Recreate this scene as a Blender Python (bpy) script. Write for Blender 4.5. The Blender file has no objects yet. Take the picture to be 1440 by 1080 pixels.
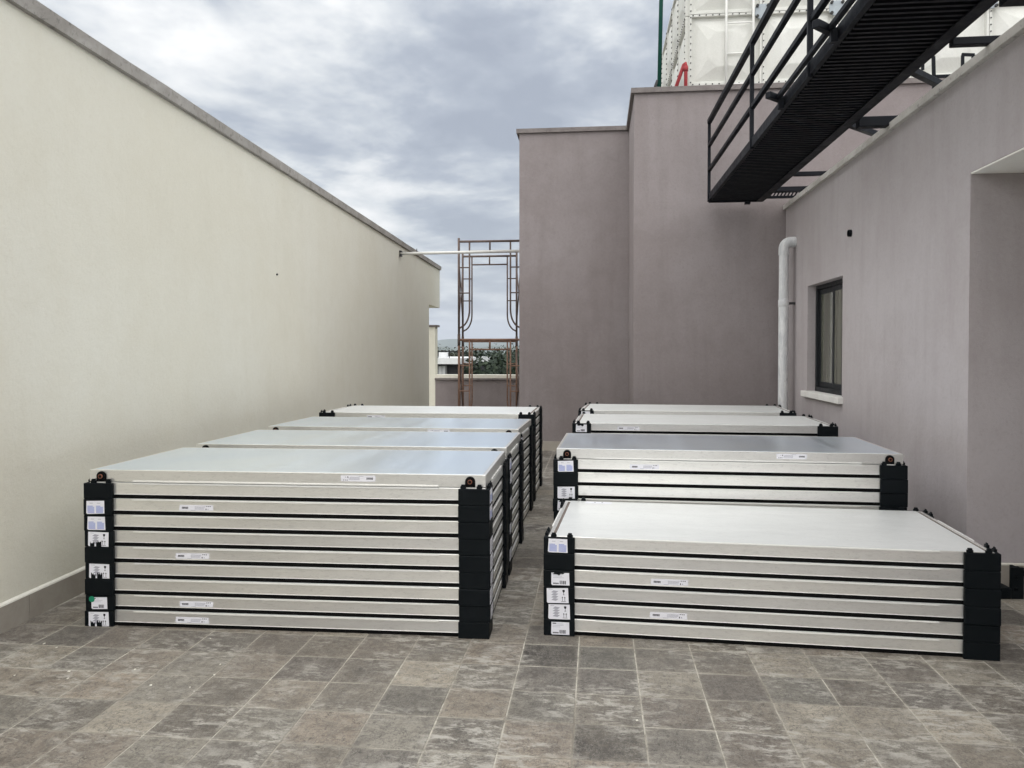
import bpy, bmesh, math, random
from mathutils import Vector, Matrix, noise as mnoise
random.seed(7)
S = bpy.context.scene
COL = S.collection
R = math.radians

# ------------------------------------------------------------------ camera
CAM_H = 1.617
cam = bpy.data.cameras.new('camera')
cam.sensor_width = 36.0
cam.lens = 1104.5 / 1440 * 36
cam.shift_y = -23.9 / 1440
cam.clip_start = 0.05
cam.clip_end = 20000
camo = bpy.data.objects.new('camera', cam)
camo.location = (0, 0, CAM_H)
camo.rotation_euler = (math.pi / 2 - 0.0202, 0, 0.1074)
COL.objects.link(camo)
S.camera = camo

# ------------------------------------------------------------------ world, sun, exposure
SUN_EL, SUN_AZ = R(46), R(186)          # azimuth clockwise from +Y (a bright patch of overcast behind the camera)
EXPOSURE = 1.74
SUN_STRENGTH = 1.5
CLOUD = 0.225
S.view_settings.view_transform = 'Standard'
S.view_settings.look = 'None'
S.view_settings.gamma = 1
S.view_settings.use_curve_mapping = False
S.view_settings.exposure = EXPOSURE

W = bpy.data.worlds.new('World')
S.world = W
W.use_nodes = True
nt = W.node_tree
nt.nodes.clear()
def wn(t, **kw):
    n = nt.nodes.new(t)
    for k, v in kw.items(): setattr(n, k, v)
    return n
def wl(a, b): nt.links.new(a, b)
def wmath(op, a, b=None, clamp=False):
    n = wn('ShaderNodeMath', operation=op, use_clamp=clamp)
    for i, v in enumerate((a, b)):
        if v is None: continue
        if isinstance(v, (int, float)): n.inputs[i].default_value = v
        else: wl(v, n.inputs[i])
    return n.outputs[0]
out = wn('ShaderNodeOutputWorld')
sky = wn('ShaderNodeTexSky', sky_type='NISHITA')
sky.sun_disc = False
sky.sun_elevation = SUN_EL
sky.sun_rotation = SUN_AZ
sky.air_density = 1.0; sky.dust_density = 2.0
bg_sky = wn('ShaderNodeBackground'); bg_sky.inputs[1].default_value = 0.05
wl(sky.outputs[0], bg_sky.inputs[0])
tc = wn('ShaderNodeTexCoord')
sep = wn('ShaderNodeSeparateXYZ'); wl(tc.outputs['Generated'], sep.inputs[0])
zc = wmath('ADD', wmath('MAXIMUM', sep.outputs[2], 0.0), 0.11)
px = wmath('DIVIDE', sep.outputs[0], zc)
py = wmath('DIVIDE', sep.outputs[1], zc)
comb = wn('ShaderNodeCombineXYZ'); wl(px, comb.inputs[0]); wl(py, comb.inputs[1])
def wnoise(scale, detail, rough, dist, rot, sc):
    mp = wn('ShaderNodeMapping'); mp.inputs['Rotation'].default_value = (0, 0, R(rot)); mp.inputs['Scale'].default_value = sc
    wl(comb.outputs[0], mp.inputs[0])
    n = wn('ShaderNodeTexNoise'); n.inputs['Scale'].default_value = scale; n.inputs['Detail'].default_value = detail
    n.inputs['Roughness'].default_value = rough; n.inputs['Distortion'].default_value = dist
    wl(mp.outputs[0], n.inputs['Vector'])
    return n.outputs[0]
n1 = wnoise(1.0, 6, 0.60, 0.2, 30, (1, 0.75, 1))
n2 = wnoise(2.9, 6, 0.62, 0.2, 24, (1, 0.9, 1))
n3 = wnoise(0.3, 3, 0.5, 0.0, 0, (1, 1, 1))
mixn = wmath('ADD', wmath('ADD', wmath('MULTIPLY', n1, 0.60), wmath('MULTIPLY', n2, 0.22)), wmath('MULTIPLY', n3, 0.18))
ramp = wn('ShaderNodeValToRGB'); wl(mixn, ramp.inputs[0])
cr = ramp.color_ramp
cr.elements[0].position = 0.42; cr.elements[0].color = (0.50, 0.55, 0.645, 1)
cr.elements[1].position = 0.585; cr.elements[1].color = (1.42, 1.41, 1.39, 1)
e = cr.elements.new(0.465); e.color = (0.61, 0.665, 0.755, 1)
e = cr.elements.new(0.50); e.color = (0.81, 0.86, 0.92, 1)
e = cr.elements.new(0.535); e.color = (1.08, 1.11, 1.13, 1)
# a warm pale band low over the horizon, the overcast sky brighter towards the zenith (CIE overcast)
elev = wmath('MAXIMUM', sep.outputs[2], 0.0)
hz = wn('ShaderNodeMapRange'); hz.inputs[1].default_value = 0.0; hz.inputs[2].default_value = 0.075; hz.inputs[3].default_value = 0.55; hz.inputs[4].default_value = 0.0
wl(elev, hz.inputs[0])
mixh = wn('ShaderNodeMixRGB'); wl(hz.outputs[0], mixh.inputs[0]); wl(ramp.outputs[0], mixh.inputs[1]); mixh.inputs[2].default_value = (0.93, 0.92, 0.95, 1)
bright = wmath('ADD', wmath('MULTIPLY', elev, 0.55), 0.88)
bg_cl = wn('ShaderNodeBackground'); wl(mixh.outputs[0], bg_cl.inputs[0]); wl(wmath('MULTIPLY', bright, CLOUD), bg_cl.inputs[1])
ms = wn('ShaderNodeMixShader'); ms.inputs[0].default_value = 0.93
wl(bg_sky.outputs[0], ms.inputs[1]); wl(bg_cl.outputs[0], ms.inputs[2]); wl(ms.outputs[0], out.inputs[0])

sun = bpy.data.lights.new('sun', 'SUN')
sun.energy = SUN_STRENGTH; sun.angle = R(160); sun.color = (1.0, 0.975, 0.94)
suno = bpy.data.objects.new('sun', sun); COL.objects.link(suno)
sd = Vector((math.sin(SUN_AZ) * math.cos(SUN_EL), math.cos(SUN_AZ) * math.cos(SUN_EL), math.sin(SUN_EL)))
suno.rotation_euler = sd.to_track_quat('Z', 'Y').to_euler()
suno.location = (0, -5, 30)

# ------------------------------------------------------------------ materials
class NM:
    def __init__(s, name):
        s.m = bpy.data.materials.new(name); s.m.use_nodes = True
        s.t = s.m.node_tree; s.b = s.t.nodes['Principled BSDF']
    def n(s, t, **kw):
        n = s.t.nodes.new(t)
        for k, v in kw.items(): setattr(n, k, v)
        return n
    def l(s, a, b): s.t.links.new(a, b)
    def put(s, inp, v):
        if isinstance(v, (int, float, tuple)): inp.default_value = v
        else: s.l(v, inp)
    def pos(s):
        return s.n('ShaderNodeNewGeometry').outputs['Position']
    def obj(s): return s.n('ShaderNodeTexCoord').outputs['Object']
    def rand(s): return s.n('ShaderNodeObjectInfo').outputs['Random']
    def map(s, v, scale=(1, 1, 1), rot=(0, 0, 0), loc=None):
        m = s.n('ShaderNodeMapping'); m.inputs['Scale'].default_value = scale; m.inputs['Rotation'].default_value = rot
        if loc is not None: s.put(m.inputs['Location'], loc)
        s.l(v, m.inputs[0]); return m.outputs[0]
    def noise(s, v, scale, detail=4, rough=0.55, dist=0.0):
        n = s.n('ShaderNodeTexNoise'); n.inputs['Scale'].default_value = scale; n.inputs['Detail'].default_value = detail
        n.inputs['Roughness'].default_value = rough; n.inputs['Distortion'].default_value = dist
        s.l(v, n.inputs['Vector']); return n.outputs[0]
    def voro(s, v, scale, feature='F1', dist=0):
        n = s.n('ShaderNodeTexVoronoi', feature=feature); n.inputs['Scale'].default_value = scale
        s.l(v, n.inputs['Vector']); return n.outputs['Distance']
    def ramp(s, v, stops):
        r = s.n('ShaderNodeValToRGB'); s.l(v, r.inputs[0]); c = r.color_ramp
        while len(c.elements) < len(stops): c.elements.new(0.5)
        for e_, (p, col) in zip(c.elements, stops):
            e_.position = p; e_.color = (col if isinstance(col, tuple) else (col, col, col)) + (1,)
        return r.outputs[0]
    def math(s, op, a, b=None, clamp=False):
        n = s.n('ShaderNodeMath', operation=op, use_clamp=clamp)
        s.put(n.inputs[0], a)
        if b is not None: s.put(n.inputs[1], b)
        return n.outputs[0]
    def mix(s, f, a, b, mode='MIX'):
        n = s.n('ShaderNodeMixRGB', blend_type=mode)
        s.put(n.inputs[0], f)
        for i, v in ((1, a), (2, b)):
            if isinstance(v, tuple): n.inputs[i].default_value = v + (1,) if len(v) == 3 else v
            else: s.l(v, n.inputs[i])
        return n.outputs[0]
    def bump(s, h, strength=0.3, dist=0.01, prev=None):
        n = s.n('ShaderNodeBump'); n.inputs['Strength'].default_value = strength; n.inputs['Distance'].default_value = dist
        s.l(h, n.inputs['Height'])
        if prev is not None: s.l(prev, n.inputs['Normal'])
        return n.outputs[0]
    def fin(s, col=None, rough=None, metal=None, spec=None, normal=None):
        if col is not None:
            if isinstance(col, tuple): s.b.inputs['Base Color'].default_value = col + (1,)
            else: s.l(col, s.b.inputs['Base Color'])
        if rough is not None: s.put(s.b.inputs['Roughness'], rough)
        if metal is not None: s.put(s.b.inputs['Metallic'], metal)
        if spec is not None: s.put(s.b.inputs['Specular IOR Level'], spec)
        if normal is not None: s.l(normal, s.b.inputs['Normal'])
        return s.m

def stucco(name, base, dark, light, streak=0.5):
    m = NM(name); p = m.pos()
    big = m.noise(p, 0.55, 5, 0.6)
    mid = m.noise(p, 2.6, 6, 0.65, 0.4)
    fine = m.noise(p, 38, 5, 0.7)
    st = m.noise(m.map(p, (3.2, 3.2, 0.35)), 1.6, 6, 0.6, 0.2)
    c = m.mix(m.ramp(big, [(0.35, 0.0), (0.65, 1.0)]), base, light)
    c = m.mix(m.math('MULTIPLY', m.ramp(mid, [(0.45, 0.0), (0.75, 1.0)]), 0.4), c, dark)
    c = m.mix(m.math('MULTIPLY', m.ramp(st, [(0.48, 0.0), (0.72, 1.0)]), streak), c, dark)
    c = m.mix(m.math('MULTIPLY', m.ramp(st, [(0.30, 1.0), (0.45, 0.0)]), streak * 0.6), c, light)
    c = m.mix(m.math('MULTIPLY', m.ramp(fine, [(0.35, 1.0), (0.5, 0.0)]), 0.22), c, dark)
    grain = m.noise(p, 160, 3, 0.7)
    sp = m.noise(p, 26, 6, 0.8)
    c = m.mix(m.ramp(sp, [(0.54, 0.0), (0.70, 0.55)]), c, light)
    c = m.mix(m.ramp(sp, [(0.30, 0.5), (0.44, 0.0)]), c, dark)
    b1 = m.bump(grain, 0.35, 0.004)
    b2 = m.bump(fine, 0.35, 0.006, b1)
    b3 = m.bump(m.noise(p, 5, 4, 0.6), 0.25, 0.02, b2)
    return m.fin(c, 0.92, 0, 0.15, b3)

M = {}
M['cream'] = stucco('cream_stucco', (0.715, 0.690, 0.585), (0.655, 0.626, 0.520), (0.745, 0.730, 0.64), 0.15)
M['mauve'] = stucco('mauve_stucco_shaded', (0.232, 0.202, 0.198), (0.190, 0.162, 0.157), (0.272, 0.244, 0.243), 0.35)  # browner tower render, also darkened to imitate the weaker light on it
M['mauve_lit'] = stucco('mauve_stucco_lit', (0.395, 0.358, 0.357), (0.338, 0.300, 0.298), (0.445, 0.412, 0.416), 0.4)  # lighter mauve copy: the brighter light on the right wall is in the colour
M['soffit'] = stucco('pale_soffit_paint', (0.84, 0.82, 0.76), (0.78, 0.75, 0.69), (0.86, 0.85, 0.80), 0.1)

def concrete(name, a, b, stain, s=1.0):
    m = NM(name); p = m.pos()
    n1 = m.noise(p, 3 * s, 8, 0.65, 0.6); n2 = m.noise(p, 18 * s, 6, 0.7); n3 = m.noise(p, 7 * s, 6, 0.75, 0.8)
    c = m.mix(m.ramp(n1, [(0.35, 0.0), (0.65, 1.0)]), a, b)
    c = m.mix(m.ramp(n2, [(0.56, 0.0), (0.72, 0.75)]), c, stain)
    c = m.mix(m.ramp(n3, [(0.6, 0.0), (0.68, 0.8)]), c, stain)
    return m.fin(c, 0.9, 0, 0.2, m.bump(n2, 0.5, 0.008))
M['coping'] = concrete('weathered_coping_concrete', (0.29, 0.272, 0.245), (0.43, 0.41, 0.38), (0.10, 0.092, 0.09))
M['coping_pale'] = concrete('pale_coping_concrete', (0.40, 0.375, 0.345), (0.52, 0.50, 0.47), (0.17, 0.16, 0.155))
M['coping_dark'] = concrete('painted_coping_concrete', (0.16, 0.142, 0.136), (0.22, 0.198, 0.19), (0.11, 0.098, 0.095))
M['mortar'] = concrete('pale_mortar', (0.70, 0.67, 0.58), (0.78, 0.76, 0.68), (0.6, 0.57, 0.5))
def grout_mat():
    m = NM('tile_grout'); p = m.pos()
    a = m.noise(p, 1.7, 5, 0.7, 0.3); f = m.noise(p, 14, 6, 0.75)
    c = m.mix(m.ramp(a, [(0.36, 0.0), (0.62, 1.0)]), (0.24, 0.218, 0.182), (0.56, 0.53, 0.46))
    c = m.mix(m.ramp(f, [(0.38, 0.6), (0.52, 0.0)]), c, (0.16, 0.145, 0.12))
    return m.fin(c, 0.9, 0, 0.2, m.bump(f, 0.4, 0.004))
M['grout'] = grout_mat()

# slate look floor tile: every tile has its own tone and its own piece of the pattern
def slate(name):
    m = NM(name); p = m.pos(); r = m.rand()
    off = m.n('ShaderNodeCombineXYZ'); m.l(m.math('MULTIPLY', r, 37.0), off.inputs[0]); m.l(m.math('MULTIPLY', r, 91.0), off.inputs[1])
    v = m.n('ShaderNodeVectorMath', operation='ADD'); m.l(p, v.inputs[0]); m.l(off.outputs[0], v.inputs[1]); v = v.outputs[0]
    tone = m.ramp(r, [(0.0, (0.086, 0.077, 0.066)), (0.14, (0.246, 0.209, 0.165)), (0.28, (0.122, 0.116, 0.101)), (0.42, (0.366, 0.325, 0.259)),
                      (0.55, (0.120, 0.104, 0.087)), (0.68, (0.246, 0.226, 0.189)), (0.84, (0.101, 0.089, 0.080)), (1.0, (0.300, 0.251, 0.196))])
    n1 = m.noise(v, 6, 6, 0.72, 0.35); n2 = m.noise(m.map(v, (1, 3.4, 1), (0, 0, 0.2)), 10, 7, 0.80, 0.5); n3 = m.noise(m.map(v, (2.2, 1, 1), (0, 0, -0.7)), 24, 6, 0.75, 0.6)
    c = m.mix(m.ramp(n1, [(0.38, 0.85), (0.52, 0.0)]), tone, m.mix(1.0, tone, (0.58, 0.57, 0.58), 'MULTIPLY'))
    c = m.mix(m.ramp(n1, [(0.52, 0.0), (0.70, 0.6)]), c, m.mix(1.0, tone, (0.11, 0.105, 0.09), 'ADD'))
    c = m.mix(m.ramp(n2, [(0.56, 0.0), (0.67, 0.45)]), c, (0.33, 0.315, 0.275))
    c = m.mix(m.ramp(n3, [(0.58, 0.0), (0.68, 0.4)]), c, (0.31, 0.292, 0.252))
    c = m.mix(m.ramp(n3, [(0.35, 0.75), (0.45, 0.0)]), c, (0.045, 0.042, 0.04))
    ve = m.noise(m.map(v, (1, 1.5, 1), (0, 0, 1.1)), 5.5, 7, 0.82, 0.3)
    c = m.mix(m.ramp(ve, [(0.470, 0.0), (0.492, 0.8), (0.512, 0.0)]), c, (0.055, 0.05, 0.047))
    vw = m.noise(m.map(v, (1.6, 1, 1), (0, 0, 0.4)), 8, 7, 0.85, 0.2)
    c = m.mix(m.ramp(vw, [(0.50, 0.0), (0.512, 0.55), (0.530, 0.0)]), c, (0.42, 0.40, 0.35))
    n4 = m.noise(v, 70, 5, 0.75)
    c = m.mix(m.ramp(n4, [(0.50, 0.0), (0.68, 0.4)]), c, (0.045, 0.042, 0.04))
    wv = m.mix(0.12, v, m.n('ShaderNodeTexNoise').outputs[1], 'ADD')
    cr1 = m.voro(m.map(wv, (1, 1.7, 1), (0, 0, 0.6)), 8, 'DISTANCE_TO_EDGE')
    c = m.mix(m.math('MULTIPLY', m.ramp(cr1, [(0.0, 0.85), (0.018, 0.0)]), m.ramp(n1, [(0.46, 0.0), (0.56, 1.0)])), c, (0.035, 0.032, 0.03))
    # chalky worn margins along the joints, broken up by noise
    so = m.n('ShaderNodeSeparateXYZ'); m.l(p, so.inputs[0])
    cell = lambda k, o_: m.math('MULTIPLY', m.math('ABSOLUTE', m.math('SUBTRACT', m.math('FRACT', m.math('MULTIPLY', m.math('ADD', so.outputs[k], 30.0 - o_), 1 / 0.30)), 0.5)), 0.30)
    ed = m.math('MAXIMUM', cell(0, -0.0942), cell(1, 3.0843))
    edn = m.math('ADD', ed, m.math('MULTIPLY', m.math('SUBTRACT', n2, 0.5), 0.11))
    c = m.mix(m.ramp(edn, [(0.130, 0.0), (0.156, 0.45)]), c, (0.36, 0.335, 0.28))
    # cement film and plaster smears that run across several tiles
    sm = m.noise(p, 1.3, 8, 0.70, 0.4); sm2 = m.noise(m.map(p, (1, 2.2, 1), (0, 0, 0.5)), 9, 9, 0.80, 0.4)
    smear = m.math('MULTIPLY', m.ramp(sm, [(0.44, 0.0), (0.57, 1.0)]), m.ramp(sm2, [(0.49, 0.0), (0.56, 0.85)]))
    c = m.mix(smear, c, (0.44, 0.42, 0.375))
    dust = m.noise(p, 0.7, 4, 0.6)
    c = m.mix(m.ramp(dust, [(0.4, 0.0), (0.75, 0.3)]), c, (0.22, 0.195, 0.16))
    spots = m.voro(p, 21)
    spots = m.math('MULTIPLY', m.ramp(spots, [(0.0, 1.0), (0.07, 1.0), (0.10, 0.0)]), m.ramp(m.noise(p, 2.3, 3), [(0.64, 0.0), (0.70, 1.0)]))
    c = m.mix(spots, c, (0.60, 0.58, 0.53))
    bp = m.bump(n2, 0.5, 0.005, m.bump(n3, 0.4, 0.004))
    return m.fin(c, m.ramp(n1, [(0.3, 0.42), (0.7, 0.68)]), 0, 0.35, bp)
M['slate'] = slate('slate_floor_tile')

def skirt_mat():
    m = NM('skirting_tile'); p = m.pos(); r = m.rand()
    n1 = m.noise(p, 6, 7, 0.65, 0.6)
    tone = m.ramp(r, [(0.0, (0.31, 0.28, 0.24)), (1.0, (0.37, 0.34, 0.295))])
    c = m.mix(m.ramp(n1, [(0.4, 0.0), (0.7, 0.6)]), tone, (0.42, 0.395, 0.345))
    return m.fin(c, 0.55, 0, 0.4, m.bump(n1, 0.2, 0.004))
M['skirt'] = skirt_mat()

def alu(name, base, rough, metal, dirt=0.5):
    m = NM(name); o = m.obj(); r = m.rand()
    off = m.n('ShaderNodeCombineXYZ'); m.l(m.math('MULTIPLY', r, 53.0), off.inputs[0])
    v = m.n('ShaderNodeVectorMath', operation='ADD'); m.l(o, v.inputs[0]); m.l(off.outputs[0], v.inputs[1]); v = v.outputs[0]
    brush = m.noise(m.map(v, (0.7, 30, 60)), 6, 4, 0.6)
    sm = m.noise(m.map(v, (1.2, 3, 5)), 2.2, 6, 0.65, 0.5)
    sc = m.noise(m.map(v, (3, 8, 10)), 9, 8, 0.75, 1.0)
    tone_ = m.ramp(r, [(0.0, (0.86, 0.86, 0.87)), (0.5, (0.96, 0.955, 0.94)), (1.0, (1.0, 1.0, 1.0))])
    dk = tuple(x * 0.74 for x in base); lt = tuple(min(1, x * 1.08) for x in base)
    c = m.mix(m.ramp(sm, [(0.35, 0.0), (0.65, 1.0)]), base, lt)
    c = m.mix(m.math('MULTIPLY', m.ramp(sc, [(0.52, 0.0), (0.66, 1.0)]), dirt), c, dk)
    c = m.mix(1.0, c, tone_, 'MULTIPLY')
    rr = m.math('ADD', m.math('MULTIPLY', brush, 0.18), rough - 0.09)
    return m.fin(c, rr, metal, 0.5, m.bump(brush, 0.06, 0.002))
M['alu'] = alu('anodised_aluminium', (0.88, 0.872, 0.84), 0.33, 0.78)
M['lip'] = alu('bright_aluminium_edge', (0.86, 0.86, 0.83), 0.38, 0.2, 0.2)
M['sheet'] = alu('galvanised_back_sheet', (0.72, 0.735, 0.725), 0.42, 0.35, 0.35)

def glassmat():
    m = NM('solar_glass'); p = m.pos()
    n1 = m.noise(p, 0.9, 2, 0.5, 0.2); n2 = m.noise(m.map(p, (5, 0.5, 1)), 1.6, 3, 0.5, 0.0)
    c = m.mix(m.ramp(n1, [(0.3, 0.0), (0.7, 1.0)]), (0.82, 0.91, 1.0), (0.89, 0.96, 1.0))
    c = m.mix(m.ramp(n2, [(0.45, 0.0), (0.75, 0.3)]), c, (0.79, 0.86, 0.94))
    return m.fin(c, m.ramp(n2, [(0.35, 0.28), (0.7, 0.345)]), 0.93, 0.5)
M['glass'] = glassmat()

def plastic(name, base, rough=0.5, scuff=0.35):
    m = NM(name); p = m.pos()
    n1 = m.noise(p, 9, 7, 0.7, 0.6); n2 = m.noise(p, 60, 4, 0.6)
    c = m.mix(m.math('MULTIPLY', m.ramp(n1, [(0.55, 0.0), (0.75, 1.0)]), scuff), base, tuple(min(1, x * 1.8 + 0.008) for x in base))
    return m.fin(c, m.ramp(n1, [(0.3, rough - 0.08), (0.7, rough + 0.15)]), 0, 0.12, m.bump(n2, 0.12, 0.002))
M['black'] = plastic('black_plastic', (0.004, 0.006, 0.0075), 0.5)
M['steel'] = plastic('black_painted_steel', (0.007, 0.008, 0.011), 0.5, 0.3)
M['winframe'] = plastic('dark_window_frame', (0.02, 0.022, 0.024), 0.4, 0.2)
M['rubber_and_shade'] = plastic('black_rubber_and_gap_shade', (0.004, 0.004, 0.004), 0.8, 0.0)  # rubber of the pipe ports; also blackens the layer gaps in place of shade
M['copper'] = plastic('copper_pipe', (0.24, 0.10, 0.065), 0.4, 0.2)
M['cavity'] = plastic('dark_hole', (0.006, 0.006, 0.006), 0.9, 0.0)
M['groove_brown'] = plastic('brown_groove_strip', (0.16, 0.135, 0.12), 0.8, 0.6)
M['paper'] = plastic('white_sticker', (0.80, 0.80, 0.85), 0.6, 0.0)
M['ink'] = plastic('black_print', (0.02, 0.02, 0.025), 0.6, 0.0)
M['ink_grey'] = plastic('grey_print', (0.42, 0.42, 0.47), 0.6, 0.0)
M['ink_blue'] = plastic('blue_print', (0.30, 0.36, 0.68), 0.6, 0.0)
M['green_dot'] = plastic('green_sticker', (0.02, 0.24, 0.13), 0.5, 0.0)
M['tank'] = stucco('white_tank_panel', (0.64, 0.64, 0.60), (0.54, 0.54, 0.50), (0.69, 0.69, 0.655), 0.3)
M['ladder'] = plastic('white_painted_metal', (0.78, 0.78, 0.75), 0.45, 0.0)
M['bolt'] = plastic('dark_bolt', (0.05, 0.05, 0.05), 0.5, 0.3)
M['bracket'] = plastic('galvanised_bracket', (0.38, 0.42, 0.45), 0.5, 0.4)
M['greenpipe'] = plastic('green_paint', (0.010, 0.062, 0.045), 0.45, 0.2)
M['redpipe'] = plastic('red_paint', (0.32, 0.05, 0.055), 0.5, 0.3)
M['whitepipe'] = plastic('white_pvc', (0.66, 0.655, 0.62), 0.45, 0.0)
def dpipe():
    m = NM('painted_downpipe'); p = m.pos()
    n = m.noise(m.map(p, (3, 3, 0.8)), 5, 7, 0.7, 0.5); n2 = m.noise(p, 14, 6, 0.7)
    c = m.mix(m.ramp(n, [(0.35, 0.0), (0.65, 1.0)]), (0.50, 0.51, 0.52), (0.72, 0.72, 0.71))
    c = m.mix(m.ramp(n2, [(0.6, 0.0), (0.72, 0.7)]), c, (0.33, 0.30, 0.28))
    return m.fin(c, 0.5, 0, 0.4, m.bump(n, 0.2, 0.004))
M['downpipe'] = dpipe()
def rust(name, a, b, d):
    m = NM(name); p = m.pos(); n = m.noise(p, 6, 7, 0.7, 0.5); n2 = m.noise(p, 25, 5, 0.7)
    c = m.mix(m.ramp(n, [(0.35, 0.0), (0.65, 1.0)]), a, b); c = m.mix(m.ramp(n2, [(0.55, 0.0), (0.7, 0.7)]), c, d)
    return m.fin(c, 0.75, 0.1, 0.3, m.bump(n2, 0.3, 0.003))
M['rust'] = rust('rusty_red_steel', (0.20, 0.115, 0.080), (0.30, 0.19, 0.14), (0.10, 0.06, 0.045))
M['rust_dark'] = rust('dark_rusty_steel', (0.095, 0.072, 0.066), (0.16, 0.118, 0.10), (0.05, 0.038, 0.036))
M['sill'] = stucco('white_stone_sill', (0.68, 0.665, 0.63), (0.55, 0.53, 0.49), (0.74, 0.73, 0.70), 0.3)
def pane_mat():
    m = NM('window_pane'); p = m.pos()
    n = m.noise(m.map(p, (1, 5, 0.3)), 2, 3, 0.5)
    c = m.ramp(n, [(0.35, (0.075, 0.075, 0.058)), (0.65, (0.15, 0.152, 0.122))])
    return m.fin(c, 0.08, 0, 0.6)
M['pane'] = pane_mat()
M['bark'] = rust('tree_bark', (0.07, 0.05, 0.035), (0.11, 0.085, 0.06), (0.045, 0.035, 0.028))
def leaf(name, a, b):
    m = NM(name); g = m.n('ShaderNodeNewGeometry'); r = g.outputs['Random Per Island']
    c = m.mix(r, a, b)
    return m.fin(c, 0.65, 0, 0.25)
M['leaf'] = [leaf('dark_leaves', (0.012, 0.022, 0.013), (0.030, 0.044, 0.024)), leaf('olive_leaves', (0.024, 0.026, 0.013), (0.046, 0.046, 0.024)),
             leaf('deep_leaves', (0.010, 0.020, 0.014), (0.026, 0.040, 0.026))]
def ground_mat(name, a, b, s):
    m = NM(name); p = m.pos(); n = m.noise(p, s, 8, 0.65, 0.4)
    return m.fin(m.mix(m.ramp(n, [(0.35, 0.0), (0.65, 1.0)]), a, b), 0.95, 0, 0.1)
M['terrain'] = ground_mat('terrain_ground', (0.06, 0.075, 0.035), (0.11, 0.10, 0.06), 0.03)
M['hill'] = ground_mat('wooded_hill', (0.035, 0.055, 0.030), (0.065, 0.085, 0.045), 0.012)
M['housewhite'] = stucco('white_house_paint', (0.62, 0.63, 0.63), (0.5, 0.5, 0.5), (0.68, 0.69, 0.69), 0.3)
M['houseshade'] = plastic('house_recess_shade', (0.035, 0.035, 0.038), 0.7, 0.3)  # shade of the recess under the roof slab put into the wall colour
M['housegrey'] = plastic('grey_house_wall', (0.22, 0.22, 0.22), 0.8, 0.3)

# ------------------------------------------------------------------ mesh helpers
class MB:
    """collects boxes, bars, tubes and polygons; build() links them as ONE mesh object"""
    def __init__(s): s.v = []; s.f = []; s.mi = []; s.sm = []
    def poly(s, pts, mi=0, smooth=False):
        b = len(s.v); s.v += [tuple(p) for p in pts]; s.f.append(tuple(range(b, b + len(pts)))); s.mi.append(mi); s.sm.append(smooth)
    def box(s, x0, x1, y0, y1, z0, z1, mi=0, mat=None):
        P = [Vector((x, y, z)) for z in (z0, z1) for y in (y0, y1) for x in (x0, x1)]
        if mat: P = [mat @ p for p in P]
        b = len(s.v); s.v += [tuple(p) for p in P]
        for q in ((0, 2, 3, 1), (4, 5, 7, 6), (0, 1, 5, 4), (2, 6, 7, 3), (0, 4, 6, 2), (1, 3, 7, 5)):
            s.f.append(tuple(b + i for i in q)); s.mi.append(mi); s.sm.append(False)
    def bar(s, a, c, w, h=None, mi=0, up=(0, 0, 1)):
        a, c = Vector(a), Vector(c); h = h or w
        d = (c - a).normalized(); u = Vector(up)
        if abs(d.dot(u)) > 0.98: u = Vector((1, 0, 0))
        r = d.cross(u).normalized(); u = r.cross(d).normalized()
        P = [p + r * (sx * w / 2) + u * (sz * h / 2) for p in (a, c) for sz in (-1, 1) for sx in (-1, 1)]
        b = len(s.v); s.v += [tuple(p) for p in P]
        for q in ((0, 1, 3, 2), (4, 6, 7, 5), (0, 4, 5, 1), (2, 3, 7, 6), (0, 2, 6, 4), (1, 5, 7, 3)):
            s.f.append(tuple(b + i for i in q)); s.mi.append(mi); s.sm.append(False)
    def tube(s, pts, r, n=8, mi=0, cap=True):
        pts = [Vector(p) for p in pts]; rings = []
        prev = None
        for i, p in enumerate(pts):
            d = (pts[min(i + 1, len(pts) - 1)] - pts[max(i - 1, 0)]).normalized()
            u = Vector((0, 0, 1)) if abs(d.z) < 0.9 else Vector((0, 1, 0))
            if prev is not None:
                u = prev
            rr = d.cross(u).normalized(); u = rr.cross(d).normalized(); prev = u
            rad = r[i] if isinstance(r, (list, tuple)) else r
            b = len(s.v)
            s.v += [tuple(p + rr * (math.cos(2 * math.pi * k / n) * rad) + u * (math.sin(2 * math.pi * k / n) * rad)) for k in range(n)]
            rings.append(b)
        for a, b in zip(rings, rings[1:]):
            for k in range(n):
                s.f.append((a + k, a + (k + 1) % n, b + (k + 1) % n, b + k)); s.mi.append(mi); s.sm.append(True)
        if cap:
            s.f.append(tuple(reversed([rings[0] + k for k in range(n)]))); s.mi.append(mi); s.sm.append(False)
            s.f.append(tuple(rings[-1] + k for k in range(n))); s.mi.append(mi); s.sm.append(False)
    def mesh(s, name, mats, bevel=0, recalc=True):
        me = bpy.data.meshes.new(name)
        me.from_pydata(s.v, [], s.f)
        for m in (mats if isinstance(mats, list) else [mats]): me.materials.append(m)
        me.polygons.foreach_set('material_index', s.mi)
        me.polygons.foreach_set('use_smooth', s.sm)
        if bevel or recalc:
            bm = bmesh.new(); bm.from_mesh(me)
            if bevel:
                bmesh.ops.bevel(bm, geom=[e_ for e_ in bm.edges if len(e_.link_faces) == 2 and e_.calc_face_angle(0) > 0.6], offset=bevel, segments=1, affect='EDGES', profile=0.5)
            bmesh.ops.recalc_face_normals(bm, faces=bm.faces)
            bm.to_mesh(me); bm.free()
        me.update()
        return me
    def build(s, name, mats, parent=None, bevel=0, recalc=True):
        return link(name, s.mesh(name, mats, bevel, recalc), parent)

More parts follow.
